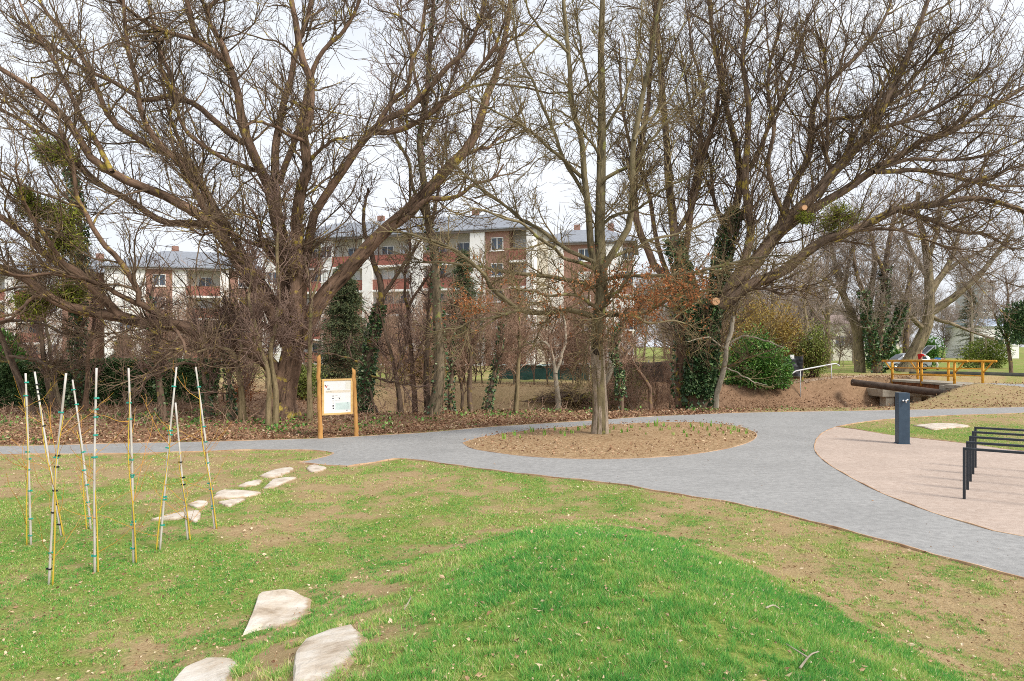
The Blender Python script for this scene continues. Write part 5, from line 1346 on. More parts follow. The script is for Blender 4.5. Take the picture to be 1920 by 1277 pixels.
rf_, rb_ = gp([(1808, 937)])[0], gp([(1829, 878)])[0]
row = (rb_ - rf_) / 4; pd = np.array([row[1], -row[0]]) / np.linalg.norm(row)
RL = ['front', 'second', 'middle', 'fourth', 'rearmost']
labs = ['foremost black steel bike hoop of the five on the pink gravel, nearest the path', 'black steel bike hoop second from the front of the row of five', 'black steel bike hoop in the middle of the row of five', 'black steel bike hoop second from the back of the row of five', 'rearmost black steel bike hoop, closest to the white slab in the grass']
w5, h5 = .055, .67
for q in range(5):
    p = rf_ + row * q; an = math.atan2(pd[1], pd[0]); Lr = 1.15
    o = thing('bike_hoop', (p[0], p[1], .012), labs[q], 'bike hoop', 'row of black steel bike hoops')
    for s_ in (0, Lr):
        z = p + pd * s_; mb = MB(); mb.rbox((z[0], z[1], .012 + (h5 - .031) / 2), (w5 * .6, w5, h5 - .031), .004, an); mb.build('post', M['black_metal'], o)
    z = p + pd * Lr / 2; mb = MB(); mb.rbox((z[0], z[1], .012 + h5 - .015), (Lr + w5 * .6, w5, .031), .004, an); mb.build('top_bar', M['black_metal'], o)

# information board on two barked posts
M['pine'] = noisy('peeled_pine', [(.25, (.36, .165, .05)), (.5, (.58, .30, .095)), (.75, (.72, .44, .17))], 7, .75, .2, stretch=(1, 1, .22), bmp=.4, bscale=20)
M['pine_frame'] = noisy('pine_batten', [(.3, (.60, .36, .12)), (.7, (.80, .56, .25))], 9, .7, .2, stretch=(.4, .4, 1))
M['panel'] = plain('printed_panel', (.80, .79, .77), .35, .4, 0, .02)
PR = {k: plain('print_' + k, v, .4, .3, 0, .03) for k, v in dict(ink=(.05, .05, .06), red=(.55, .12, .10), beige=(.72, .64, .52), mint=(.62, .72, .69), grey=(.50, .50, .50), line=(.50, .60, .58), pale=(.74, .72, .64)).items()}
D0 = 13.0; lb = gp([(601, 823)])[0]; rb2 = gp([(669, 819)])[0]
o = thing('information_board', ((lb[0] + rb2[0]) / 2, (lb[1] + rb2[1]) / 2, 0), 'white information board hung between two peeled pine posts beside the path', 'information board')


def log(bot, top, r0, r1, seed):
    n = 18; P = np.linspace(bot, top, n); r_ = np.random.default_rng(seed); P[1:-1, :2] += .005 * r_.normal(size=(n - 2, 2)); k = 14
    mb = MB(); R = np.linspace(r0, r1, n) * (1 + .05 * r_.normal(size=n)); tubes(mb, P[None], R[None], k)
    V = mb.V[0].reshape(n, k, 3); V[-1, :, 2] += (V[-1, :, 0] - P[-1, 0]) * (.9 if seed == 1 else -.9)
    mb.poly.append(list(range((n - 1) * k, n * k))); mb.V[0] = V.reshape(-1, 3)
    mb.bk = mb.V
    return mb


lt = at(597, 668, lb[1]); rt = at(663, 692, rb2[1])
log(np.array([lb[0], lb[1], -.1]), lt, .052, .040, 1).build('post', M['pine'], o, smooth=True)
log(np.array([rb2[0], rb2[1], -.1]), rt, .048, .040, 2).build('post', M['pine'], o, smooth=True)
pl, pr = at(604, 779, lb[1] - .02), at(661, 776, rb2[1] - .02); ph = (779 - 711) / F * lb[1]
f = Facade(pl[:2], pr[:2], pl[2]); skew = (pr[2] - pl[2])
Lw = f.L; fr = .04
pan = f.box(MB(), fr * .5, Lw - fr * .5, fr * .5, ph - fr * .5, -.02, .0).build('panel', M['panel'], o)
mb = MB(); f.box(mb, 0, Lw, 0, fr, -.03, .014); f.box(mb, 0, Lw, ph - fr, ph, -.03, .014); f.box(mb, 0, fr, fr, ph - fr, -.03, .012); f.box(mb, Lw - fr, Lw, fr, ph - fr, -.03, .012); mb.build('frame', M['pine_frame'], o)


def mark(kind, x0, x1, y0, y1):
    """a printed patch, in fractions of the panel (y down)"""
    a, b = fr + (Lw - 2 * fr) * x0, fr + (Lw - 2 * fr) * x1; c_, d_ = ph - fr - (ph - 2 * fr) * y1, ph - fr - (ph - 2 * fr) * y0
    return (kind, a, b, c_, d_)


marks = [mark('beige', .06, .98, .30, .375), mark('pale', .80, .99, .03, .27), mark('mint', .42, .97, .68, .91),
         mark('red', .05, .10, .155, .19), mark('ink', .03, .07, .125, .15), mark('red', .08, .11, .19, .21), mark('grey', .11, .16, .13, .165), mark('grey', .13, .23, .225, .235), mark('ink', .12, .22, .255, .265),
         mark('grey', .31, .37, .45, .49), mark('ink', .30, .37, .535, .555), mark('grey', .31, .36, .61, .63), mark('grey', .33, .36, .68, .70), mark('ink', .315, .365, .755, .80), mark('ink', .32, .37, .835, .87),
         mark('ink', .55, .59, .53, .565), mark('grey', .57, .59, .59, .60), mark('ink', .875, .90, .685, .72), mark('grey', .88, .91, .73, .75), mark('ink', .82, .88, .925, .94), mark('beige', .06, .3, .33, .35)]
for r in range(7): marks.append(mark('line', .46, .94, .70 + r * .028, .708 + r * .028))
for r in range(3): marks.append(mark('grey', .40, .50 + .1 * r, .46 + r * .07, .466 + r * .07))
by = {}
for kd, a, b, c_, d_ in marks: by.setdefault(kd, []).append((a, b, c_, d_))
for q, (kd, l_) in enumerate(by.items()):
    mb = MB()
    for a, b, c_, d_ in l_: f.box(mb, a, b, c_, d_, .0, .0012 + .0006 * q)
    mb.build('print', PR[kd], pan)

# pale slab set in the grass behind the fountain
def stained(name, stops, scale, bscale):
    m = noisy(name, stops, scale, .92, .12, bmp=.6, bscale=bscale, bdist=.025); nt = m.node_tree; b = nt.nodes['Principled BSDF']
    src = b.inputs['Base Color'].links[0].from_socket; t = node(nt, 'ShaderNodeAttribute', attribute_name='tint').outputs['Fac']
    f = math_(nt, 'ADD', t, math_(nt, 'MULTIPLY', math_(nt, 'SUBTRACT', noise(nt, coords(nt), 9, 5, .7), .5), 1.3))
    c = mixc(nt, maprange(nt, f, .38, .72, 0, .85), src, (.40, .27, .15))
    li = noise(nt, coords(nt), 17, 4, .7); c = mixc(nt, maprange(nt, li, .60, .70, 0, .5), c, (.30, .29, .25))
    nt.links.new(c, b.inputs['Base Color']); return m


M['stone'] = stained('pale_stone', [(.26, (.38, .30, .22)), (.5, (.62, .54, .45)), (.74, (.76, .70, .62))], 5, 14)
M['concrete'] = noisy('concrete', [(.3, (.30, .26, .20)), (.5, (.40, .36, .29)), (.7, (.50, .46, .38))], 2.2, .95, .1, bmp=.4, bscale=30)


def slab(name, label, pix, cat, th=.05, rise=.02, seed=0, group=None):
    P = np.array([ground(*p) for p in pix]); c = P.mean(0); r_ = np.random.default_rng(seed)
    o_ = resample(np.concatenate([P, P[:1]]), 46)[:-1]; o_[:, :2] += .006 * r_.normal(size=(45, 2))
    n = 45; V = []; q = []
    tilt = lambda p: c[2] + 0 * p[:, 0]
    for s_, dz in ((1.0, -th), (1.0, rise * .55), (.96, rise), (.80, rise + .008), (.5, rise + .010), (.2, rise + .010)):
        p = c + (o_ - c) * s_; z = H(p[:, 0], p[:, 1]) + dz + .010 * (fbm(p[:, 0] * 6, p[:, 1] * 6, 5 + seed) - .5)
        V.append(np.c_[p[:, :2], z])
    i = np.arange(n); j = (i + 1) % n
    for r in range(5): q.append(np.stack([r * n + i, r * n + j, (r + 1) * n + j, (r + 1) * n + i], 1))
    mb = MB(); mb.add(np.concatenate(V), np.concatenate(q), polys=[list(range(5 * n, 6 * n))], tint=np.repeat([.7, .6, .45, .12, 0, 0], n))
    return tag(mb.build(name, M['stone'], smooth=True), label, cat, group)


slab('stone_slab', 'pale flat slab set in the grass wedge behind the fountain', [(1712, 799), (1760, 795), (1800, 797), (1818, 801), (1780, 804), (1750, 807), (1730, 802)], 'slab', .05, .03, 1)
STEP = [([(284, 977), (320, 966), (368, 960), (376, 968), (370, 980), (355, 977), (352, 970), (330, 976)], 'largest flat stepping stone, nearest the camera at the foot of the line'),
        ([(351, 948), (370, 942), (388, 943), (386, 950), (368, 954)], 'small oval stepping stone second from the near end of the line'),
        ([(409, 944), (440, 939), (460, 938), (446, 945), (428, 951)], 'narrow triangular stepping stone just below the broadest one'),
        ([(399, 935), (410, 923), (430, 921), (455, 922), (490, 927), (460, 933), (430, 936)], 'broad pointed stepping stone in the middle of the line'),
        ([(447, 914), (465, 906), (488, 902), (486, 909), (465, 913)], 'slim stepping stone left of the notched one'),
        ([(495, 917), (508, 904), (515, 900), (540, 897), (556, 898), (535, 906), (515, 916)], 'notched white stepping stone right of the slim one'),
        ([(486, 895), (510, 884), (535, 879), (550, 880), (538, 889), (510, 897)], 'greyish stepping stone last but one before the path'),
        ([(574, 880), (585, 874), (600, 875), (612, 879), (604, 884), (590, 887), (580, 885)], 'small white stepping stone touching the tip of the path')]
for q, (px_, lab) in enumerate(STEP): slab('stepping_stone', lab, px_, 'stepping stone', .05, .022, 10 + q, 'line of flat stepping stones in the lawn')


def rock(label, pix, lift, seed):
    """A boulder bedded in the slope: its upper outline as seen, tilted with the mound."""
    P = np.array([ground(*p) for p in pix]); c = P.mean(0); n = 40; r_ = np.random.default_rng(seed)
    L = np.concatenate([P, P[:1]]); t = np.concatenate([[0], np.cumsum(np.linalg.norm(np.diff(L, axis=0), axis=1))]); x = np.linspace(0, t[-1], n + 1)[:-1]
    o_ = np.stack([np.interp(x, t, L[:, k]) for k in range(3)], 1)
    V = []; q = []; TI = []
    for s_, up, dn in ((1.10, 0, -.22), (1.05, 0, -.02), (1.0, .55, 0), (.955, .92, 0), (.84, 1.0, 0), (.55, 1.02, 0), (.25, 1.0, 0)):
        p = c + (o_ - c) * s_; hz = H(p[:, 0], p[:, 1])
        k = fbm(p[:, 0] * 5, p[:, 1] * 5 + hz * 4, seed, 4) - .5
        TI.append(np.clip(smooth(.55, 1.0, np.full(n, s_)) * (.25 + .75 * smooth(-.1, .22, p[:, 0] - c[0])), 0, 1))
        side = smooth(.25, -.25, p[:, 0] - c[0])            # the downhill side stands proud, the uphill edge runs into the turf
        V.append(np.c_[p[:, 0] + .03 * k, p[:, 1], hz + dn + up * lift * (.10 + .90 * side) + .030 * k * (up > 0)])
    i = np.arange(n); j = (i + 1) % n
    for r in range(6): q.append(np.stack([r * n + i, r * n + j, (r + 1) * n + j, (r + 1) * n + i], 1))
    mb = MB(); mb.add(np.concatenate(V), np.concatenate(q), polys=[list(range(6 * n, 7 * n))], tint=np.concatenate(TI))
    ob = mb.build('boulder', M['boulder'], smooth=False)
    return tag(ob, label, 'boulder', 'pale boulders bedded in the mound')


M['boulder'] = stained('boulder', [(.26, (.30, .22, .145)), (.42, (.56, .47, .37)), (.56, (.68, .61, .52)), (.75, (.78, .73, .66))], 3.6, 11)
rock('pale angular boulder highest up the slope of the mound, cut off square', [(458, 1192), (486, 1120), (545, 1114), (585, 1126), (580, 1150), (560, 1168), (535, 1178), (490, 1180)], .05, 21)
rock('largest pale boulder, rounded on its left side, at the bottom edge of the picture', [(548, 1290), (553, 1240), (572, 1215), (612, 1196), (660, 1178), (690, 1200), (672, 1232), (648, 1262), (605, 1292)], .055, 22)
rock('low pale boulder lowest on the slope, left of the largest one', [(315, 1300), (345, 1262), (388, 1243), (430, 1238), (452, 1240), (440, 1262), (420, 1300)], .04, 23)

# ------------------------------------------------------------------ stakes with young willows
M['cane'] = noisy('white_stake', [(.3, (.40, .35, .30)), (.7, (.70, .67, .63))], 9, .7, .2, stretch=(1, 1, .35))
M['tie_g'] = plain('green_tie', (.03, .36, .27), .5); M['tie_k'] = plain('black_tie', (.02, .022, .022), .5)
M['willow'] = noisy('willow_bark', [(.25, (.50, .34, .03)), (.6, (.68, .48, .06)), (.8, (.50, .24, .05))], 2.2, .55, .3)
M['willow_twig'] = noisy('willow_twig', [(.3, (.52, .20, .045)), (.6, (.60, .34, .05)), (.8, (.42, .13, .05))], 1.6, .55, .3)
ST = [((48, 700), (58, 1022), 'g', 'leftmost of the white stakes, upright, with green ties'), ((65, 697), (115, 1005), 'k', 'white stake leaning left, crossing behind the nearest one'),
      ((124, 700), (92, 1098), 'k', 'nearest white stake, leaning right, bound with black ties'), ((136, 712), (170, 992), 'g', 'thin greyish white stake leaning left behind the upright third'),
      ((181, 690), (178, 1073), 'g', 'straight upright white stake standing second nearest'), ((241, 690), (250, 1057), 'g', 'reddish white stake with many green ties in the middle of the group'),
      ((331, 688), (300, 1032), 'g', 'white stake leaning right, left of the short one'), ((329, 755), (352, 1012), 'k', 'shortest white stake, bound with two black ties'), ((367, 688), (402, 992), 'g', 'rightmost white stake, leaning left, closest to the stepping stones')]
WL = ['at the leftmost stake', 'at the left-leaning stake that crosses behind the nearest', 'at the nearest, black-tied stake', 'at the thin greyish stake', 'at the straight upright stake', 'at the reddish many-tied stake', 'at the right-leaning stake left of the short one', 'at the shortest stake', 'at the rightmost stake']
for q, (tp_, bt, kd, lab) in enumerate(ST):
    r_ = np.random.default_rng(60 + q)
    b = ground(*bt); d = b[1]; t_ = at(tp_[0], tp_[1], d + r_.uniform(-.12, .12)); ln = t_ - b
    o = thing('stake', b, lab, 'stake', 'white stakes supporting young willows')
    P = resample([b - ln * .03, b + ln * .5 + r_.normal(size=3) * .012, t_], 14); mb = MB(); mb.tube(P, np.linspace(.0105, .0088, 14) * (1 + .06 * r_.normal(size=14)), 9); mb.build('cane', M['cane'], o, smooth=True)
    nt_ = {'g': 8, 'k': 8}[kd]
    zs = np.sort(r_.uniform(.08, .95, nt_)) if q != 7 else np.array([.42, .47, .58])
    # the willow tied to the stake
    sgn = -1 if q % 3 else 1
    stem_h = (.86, .80, .80, .66, .60, .88, .68, .64, .86)[q]
    b2 = b + np.array([sgn * -.035, -.01, 0]); b2[2] = float(H(b2[0], b2[1]))
    S = resample([b2 - [0, 0, .03], b + ln * .25 + [sgn * -.022, -.014, 0], b + ln * .55 + [sgn * .012, -.018, 0], b + ln * stem_h + [sgn * -.015, -.012, 0]], 18)
    w_ = thing('young_willow', b2, 'yellow-barked young willow whip tied up ' + WL[q], 'sapling', 'young willows tied to stakes')
    mb = MB(); mb.tube(S, np.linspace(.0070, .0028, 18), 8); mb.build('stem', M['willow'], w_, smooth=True)
    p2, r2 = grow(r_, S[None], np.linspace(.0105, .0045, 18)[None], 9, 9, .12, .95, 58, 14, .50, .35, .10, .05, .0028, .0012, .9, 1., .3, .3)
    mb = MB(); tubes(mb, p2, r2, 5)
    p3_, r3__ = grow(r_, p2, r2, 9, 5, .3, .95, 35, 10, .2, .3, .1, .05, .0017, .0011); tubes(mb, p3_, r3__, 4); mb.build('twigs', M['willow_twig'], w_, smooth=True)
    for z in zs:
        j = z * 13; P_ = P[int(j)] + (P[min(int(j) + 1, 13)] - P[int(j)]) * (j - int(j)); ax = norm(ln)
        mb = MB(); th = np.linspace(0, 2 * PI, 12)[:-1]; s1, s2 = ax * .006, ax * -.006
        e1 = np.array([1., 0, 0]); e1 = norm(e1 - ax * (e1 @ ax)); e2 = np.cross(ax, e1)
        rr = .0145; ring = P_ + e1 * (np.cos(th) * rr * 1.15)[:, None] + e2 * (np.sin(th) * rr)[:, None]
        V = np.concatenate([ring + s1, ring + s2]); i = np.arange(11); jj = (i + 1) % 11; mb.add(V, np.stack([i, i + 11, jj + 11, jj], 1))
        kn = P_ + e1 * rr * 1.3 * (1 if r_.random() < .5 else -1); mb.box(kn, (.020, .012, .014), r_.uniform(0, 3))
        mb.build('tie', M['tie_g' if kd == 'g' or (q != 7 and r_.random() < .25) else 'tie_k'], o)

# ------------------------------------------------------------------ bulb shoots in the planting bed
M['shoot'] = tinted('bulb_shoot', [(0, (.10, .30, .03)), (1, (.38, .58, .10))], .5, .3, .2)
r_ = np.random.default_rng(17); sp_ = []
for q in range(3):
    mb = MB()
    for k in range(7):
        a = r_.uniform(0, 6.28); L = r_.uniform(.07, .15); bs = np.array([r_.normal() * .018, r_.normal() * .018, -.01]); ou = np.array([math.cos(a), math.sin(a), 0]); sd = np.array([-ou[1], ou[0], 0]) * .008
        p1 = bs + ou * L * .12 + [0, 0, L * .6]; p2 = bs + ou * L * .4 + [0, 0, L]
        mb.add([bs - sd, bs + sd, p1 + sd, p1 - sd, p2], [[0, 1, 2, 3]], [[3, 2, 4]], tint=r_.random())
    sp_.append(mb.build('bulb_shoot', M['shoot']))
pts = [(1230, 798), (1335, 798), (1345, 806), (1302, 806), (1282, 812), (1062, 806), (1072, 812), (1050, 812), (1022, 815), (998, 809), (965, 816), (1020, 810), (1255, 806), (1270, 800), (1200, 806), (1184, 803), (1178, 810), (1165, 812), (1215, 800), (1240, 808), (1295, 800), (1316, 799), (1325, 806), (1352, 799), (1366, 804), (1376, 806), (1310, 812), (1262, 816), (1210, 815), (1040, 806), (985, 812), (1085, 806), (1096, 802), (1152, 806), (1245, 799), (1288, 818), (1330, 816), (1355, 812), (1370, 812), (1385, 809), (1060, 818), (975, 820), (945, 822), (1140, 812), (1400, 812)]
for k, (px, py) in enumerate(pts):
    d = F * (CZ - .08) / (py - HY); x = (px - 960) / F * d
    o = sp_[k % 3] if k < 3 else sp_[k % 3].copy()
    if k >= 3: COL.objects.link(o)
    o.location = (x, d, .075); o.rotation_euler = (0, 0, r_.uniform(0, 6)); s_ = r_.uniform(.7, 1.25) if k not in (0, 1) else 1.5; o.scale = (s_,) * 3
    tag(o, 'fresh green bulb shoot sprouting from the brown planting bed', 'bulb shoot', 'green bulb shoots in the planting bed')

# ------------------------------------------------------------------ footbridge, pipes, handrail
M['rust_yellow'] = noisy('worn_yellow_paint', [(.27, (.30, .105, .020)), (.42, (.62, .28, .025)), (.7, (.80, .44, .045))], 4.5, .6, .3)
M['rust'] = noisy('rusted_beam', [(.3, (.085, .035, .018)), (.7, (.30, .12, .05))], 5, .85)
A = np.array([19.85, 31.9]); B = np.array([19.25, 36.0]); u = (B - A) / np.linalg.norm(B - A); n_ = np.array([-u[1], u[0]]) * -1; Lb = float(np.linalg.norm(B - A)); rz = math.atan2(u[1], u[0])
zA, zB = .375, .315; zz = lambda s: zA + (zB - zA) * s / Lb
b3 = lambda s, v, z: np.array([*(A + u * s + n_ * v), zz(s) + z])
root = thing('footbridge', b3(Lb / 2, .7, -.2), 'footbridge with rusty yellow pipe railings and a concrete deck over the ditch', 'footbridge')
W = 1.42
def bar(p, q, r, k=10):
    return MB().tube([p, q], r, k)
mb = MB(); m_ = b3(Lb / 2, W / 2, -.05); mb.box(m_, (Lb + 1.4, W + .1, .10), rz); mb.build('deck', M['concrete'], root)
for v in (.06, W - .06): mb = MB(); mb.box(b3(Lb / 2, v, -.235), (Lb + .4, .10, .26), rz); mb.build('beam', M['rust'], root)
mb = MB(); mb.box(b3(Lb - .35, W / 2 - .3, -.58), (1.7, W + 2.2, .36), rz); mb.box(b3(Lb + .15, W / 2 - .3, -1.6), (.7, W + 2.1, 1.68), rz)
for v in (-.95, W / 2 - .2, W + .35): mb.box(b3(Lb - .9, v, -1.62), (.45, .46, 1.70), rz)
mb.box(b3(Lb + 1.0, -.75, -.16), (.7, 1.3, .30), rz); mb.build('abutment', M['concrete'], root)
mb = MB(); mb.box(b3(-.30, W / 2 - .25, -.40), (.75, W + .9, .58), rz); mb.box(b3(-.75, -.35, -.14), (.9, .8, .16), rz); mb.build('abutment', M['concrete'], root)
for v in (0., W):
    rail = MB(); rail.tube([b3(-.75, v, .97), b3(Lb / 2, v, .975), b3(Lb + .75, v, .965)], .055, 10); rl = rail.build('top_rail', M['rust_yellow'], root, smooth=True)
    for z in (.30, .62): bar(b3(0, v, z), b3(Lb, v, z), .030).build('rail', M['rust_yellow'], root, smooth=True)
    for s in (0, Lb / 2, Lb): bar(b3(s, v, -.20), b3(s, v, .95), .058).build('post', M['rust_yellow'], root, smooth=True)
    for s, e in ((0, -.55), (Lb, .55)): bar(b3(s, v, .42), b3(s + e, v, .94), .034).build('brace', M['rust_yellow'], root, smooth=True)
M['pipe'] = noisy('brown_pipe', [(.3, (.055, .035, .024)), (.7, (.16, .115, .085))], 3, .6, .3)
P = resample([at(1598, 717, 34.9), at(1690, 728, 33), at(1795, 741, 31.0)], 20)
mb = MB(); mb.tube(P, .165, 18); tag(mb.build('pipe', M['pipe'], smooth=True), 'thick brown pipe slanting across the ditch in front of the footbridge', 'pipe')
M['pipe_dark'] = noisy('mossy_pipe', [(.3, (.022, .024, .020)), (.6, (.055, .055, .045)), (.75, (.14, .15, .06))], 3, .7, .2)
P = resample([at(1705, 702, 40), at(1800, 702, 39.0), at(1925, 705, 38), at(1990, 706, 37.6)], 24)
mb = MB(); mb.tube(P, .16, 18); tag(mb.build('pipe', M['pipe_dark'], smooth=True), 'dark mossy pipe running level behind the footbridge to the right edge', 'pipe')
M['galv'] = plain('galvanised', (.66, .67, .68), .4, .4)
root = thing('handrail', at(1501, 719, 34.9), 'white tube handrail on two posts beside the dirt track to the bridge', 'handrail')
p0, p1 = at(1501, 719, 34.9), at(1559, 709, 35.8)
p0[2] = H(p0[0], p0[1]); p1[2] = H(p1[0], p1[1])
q0 = at(1501, 694, p0[1]); q1 = at(1559, 683, p1[1])
qa = at(1484, 701, p0[1] - .15); qa2 = at(1492, 696, p0[1] - .05); qb = at(1567, 682, p1[1] + .1); qb2 = at(1574, 686, p1[1] + .1)
mb = MB(); mb.tube(resample([qa, qa2, q0, q1, qb, qb2], 30), .034, 10); mb.build('rail', M['galv'], root, smooth=True)
for a, b in ((p0, q0), (p1, q1)): bar(a - [0, 0, .2], b, .022).build('post', M['galv'], root, smooth=True)
# dirt track along the far bank and the walk right of the bridge
M['track'] = noisy('dirt_track', [(.3, (.36, .25, .16)), (.7, (.56, .43, .32))], 7, .95, .1)
def track(name, P, w0, mat):
    P = resample(P, 40); t = norm(np.gradient(P[:, :2], axis=0)); nn = np.stack([-t[:, 1], t[:, 0]], 1); V = []
    r_ = np.random.default_rng(3)
    for f_ in np.linspace(-1, 1, 7):
        xy = P[:, :2] + nn * (f_ * w0 / 2 * (1 + .15 * r_.normal(size=40) * (abs(f_) == 1)))[:, None]; V.append(np.c_[xy, H(xy[:, 0], xy[:, 1]) + .012 - .03 * (abs(f_) == 1)])
    i = np.arange(39); mb = MB(); mb.add(np.concatenate(V), np.concatenate([np.stack([r * 40 + i, r * 40 + i + 1, (r + 1) * 40 + i + 1, (r + 1) * 40 + i], 1) for r in range(6)])); tag(mb.build(name, mat, smooth=True), kind='structure')
track('track', [(9.5, 35.2, 0), (11.3, 35.4, 0), (13.5, 35.7, 0), (16, 36.4, 0), (17.6, 37.2, 0), (19.0, 37.8, 0), (20.0, 37.3, 0)], .9, M['track'])
track('walk', [(20.7, 31.4, 0), (21.3, 29.8, 0), (23.5, 28.4, 0), (27, 27.6, 0), (34, 27.5, 0)], 1.6, M['path'])

# ------------------------------------------------------------------ silver car with its tailgate up
M['car_paint'] = plain('silver_paint', (.42, .44, .47), .33, .5, .4, .03); M['tyre'] = plain('tyre', (.02, .02, .02), .85); M['rim'] = plain('rim', (.60, .61, .63), .3, .5, .8)
M['car_glass'] = plain('car_glass', (.03, .04, .05), .12, .3); M['tail'] = plain('tail_lamp', (.45, .03, .03), .3, .5); M['head'] = plain('head_lamp', (.75, .77, .8), .15, .5); M['trim'] = plain('dark_trim', (.025, .025, .028), .7)
cx, cd = at(1698, 700, 61)[0], 61.0
car = thing('car', (cx, cd, float(H(cx, cd))), 'silver hatchback parked in the field with its tailgate raised', 'car'); cz = float(H(cx, cd))
prof = [(-1.92, .30, .62, .62), (-1.86, .22, .70, .72), (-1.55, .20, .78, .80), (-1.0, .20, .90, .84), (-.75, .20, .95, .85), (0, .19, .97, .85), (.8, .20, .98, .85), (1.45, .22, .99, .83), (1.72, .28, .98, .79), (1.80, .36, .92, .74)]
def loft(secs, k):
    V = []; 
    for s_ in secs: V += s_
    n = len(secs); q = []
    for r in range(n - 1):
        for i in range(k): q.append([r * k + i, r * k + (i + 1) % k, (r + 1) * k + (i + 1) % k, (r + 1) * k + i])
    return V, q, [list(range(k))[::-1], list(range((n - 1) * k, n * k))]
secs = []
for x, zb, zt, hw in prof:
    secs.append([(cx + x, cd + y, cz + z) for y, z in ((-hw * .86, zb), (hw * .86, zb), (hw, zb + .16), (hw, zt - .20), (hw * .93, zt - .03), (hw * .70, zt), (-hw * .70, zt), (-hw * .93, zt - .03), (-hw, zt - .20), (-hw, zb + .16))])
V, q, p_ = loft(secs, 10); mb = MB(); mb.add(V, q, polys=p_)
cab = [(-1.02, .88, .10, .74), (-.55, .88, .42, .72), (-.28, .88, .53, .70), (.2, .90, .575, .68), (.8, .92, .56, .67), (1.35, .92, .50, .66), (1.62, .93, .30, .66), (1.76, .92, .05, .68)]
secs = [[(cx + x, cd + y, cz + z) for y, z in ((-w0, z0), (w0, z0), (w0 * .97, z0 + h * .25), (w0 * .82, z0 + h * .92), (w0 * .6, z0 + h), (-w0 * .6, z0 + h), (-w0 * .82, z0 + h * .92), (-w0 * .97, z0 + h * .25))] for x, z0, h, w0 in cab]
V, q, p_ = loft(secs, 8); mb.add(V, q, polys=p_)
body = mb.build('body', M['car_paint'], car, smooth=False)
for s_ in (-1, 1):
    for xs, in_ in (((-.78, -.36, -.02, -.02, -.62), (.94, 1.30, 1.40, .95, .93)), ((.06, .06, .74, .74), (.95, 1.41, 1.41, .96)), ((.82, .82, 1.25, 1.45), (.97, 1.41, 1.36, 1.0))):
        k = len(xs); V = []
        for side in (0, 1):
            for x, z in zip(xs, in_):
                h = (z - .92) / .5; V.append((cx + x, cd + s_ * (.705 - .135 * max(h, 0) + .012 * side + .0), cz + z))
        MB().add(V, [[i, (i + 1) % k, k + (i + 1) % k, k + i] for i in range(k)], polys=[list(range(k))[::-1], list(range(k, 2 * k))]).build('side_window', M['car_glass'], car)
V = [(cx - 1.0, cd - .60, cz + .96), (cx - 1.0, cd + .60, cz + .96), (cx - .5, cd + .50, cz + 1.33), (cx - .5, cd - .50, cz + 1.33)]; V2 = [(x - .03, y, z + .03) for x, y, z in V]
MB().add(V + V2, [[0, 1, 2, 3], [7, 6, 5, 4], [0, 4, 5, 1], [1, 5, 6, 2], [2, 6, 7, 3], [3, 7, 4, 0]]).build('windscreen', M['car_glass'], car)
for x in (-1.22, 1.12):
    for s_ in (-1, 1):
        c = np.array([cx + x, cd + s_ * .76, cz + .30]); mb = MB(); a = np.linspace(0, 2 * PI, 29)[:-1]; prf = [(.19, -.085), (.285, -.09), (.30, -.05), (.30, .05), (.285, .09), (.19, .085)]
        V = [(c[0] + r_ * math.cos(t), c[1] + y, c[2] + r_ * math.sin(t)) for r_, y in prf for t in a]; q = [[r * 28 + i, r * 28 + (i + 1) % 28, ((r + 1) % 6) * 28 + (i + 1) % 28, ((r + 1) % 6) * 28 + i] for r in range(6) for i in range(28)]
        wh = MB().add(V, q).build('wheel', M['tyre'], car, smooth=True)
        mb = MB(); mb.tube([c + [0, s_ * .02, 0], c + [0, s_ * .095, 0]], .06, 14)
        for k in range(7):
            t = k / 7 * 2 * PI; e = c + [.19 * math.cos(t), s_ * .075, .19 * math.sin(t)]; mb.tube([c + [0, s_ * .085, 0], e], .022, 6)
        V = [(c[0] + r_ * math.cos(t), c[1] + s_ * y, c[2] + r_ * math.sin(t)) for r_, y in ((.20, .06), (.20, .095), (.175, .095), (.175, .06)) for t in a]; q = [[r * 28 + i, r * 28 + (i + 1) % 28, (r + 1) * 28 + (i + 1) % 28, (r + 1) * 28 + i] for r in range(3) for i in range(28)]
        mb.add(V, q); mb.build('rim', M['rim'], wh)
for s_ in (-1, 1):
    MB().rbox((cx - 1.72, cd + s_ * .62, cz + .62), (.30, .22, .13), .03).build('headlight', M['head'], car); MB().rbox((cx + 1.74, cd + s_ * .66, cz + .82), (.14, .18, .26), .03).build('tail_light', M['tail'], car)
    MB().rbox((cx - .72, cd + s_ * .86, cz + .98), (.12, .16, .11), .03).build('mirror', M['car_paint'], car)
MB().rbox((cx + .1, cd - .853, cz + .30), (2.0, .02, .10), .006).build('sill_trim', M['trim'], car)
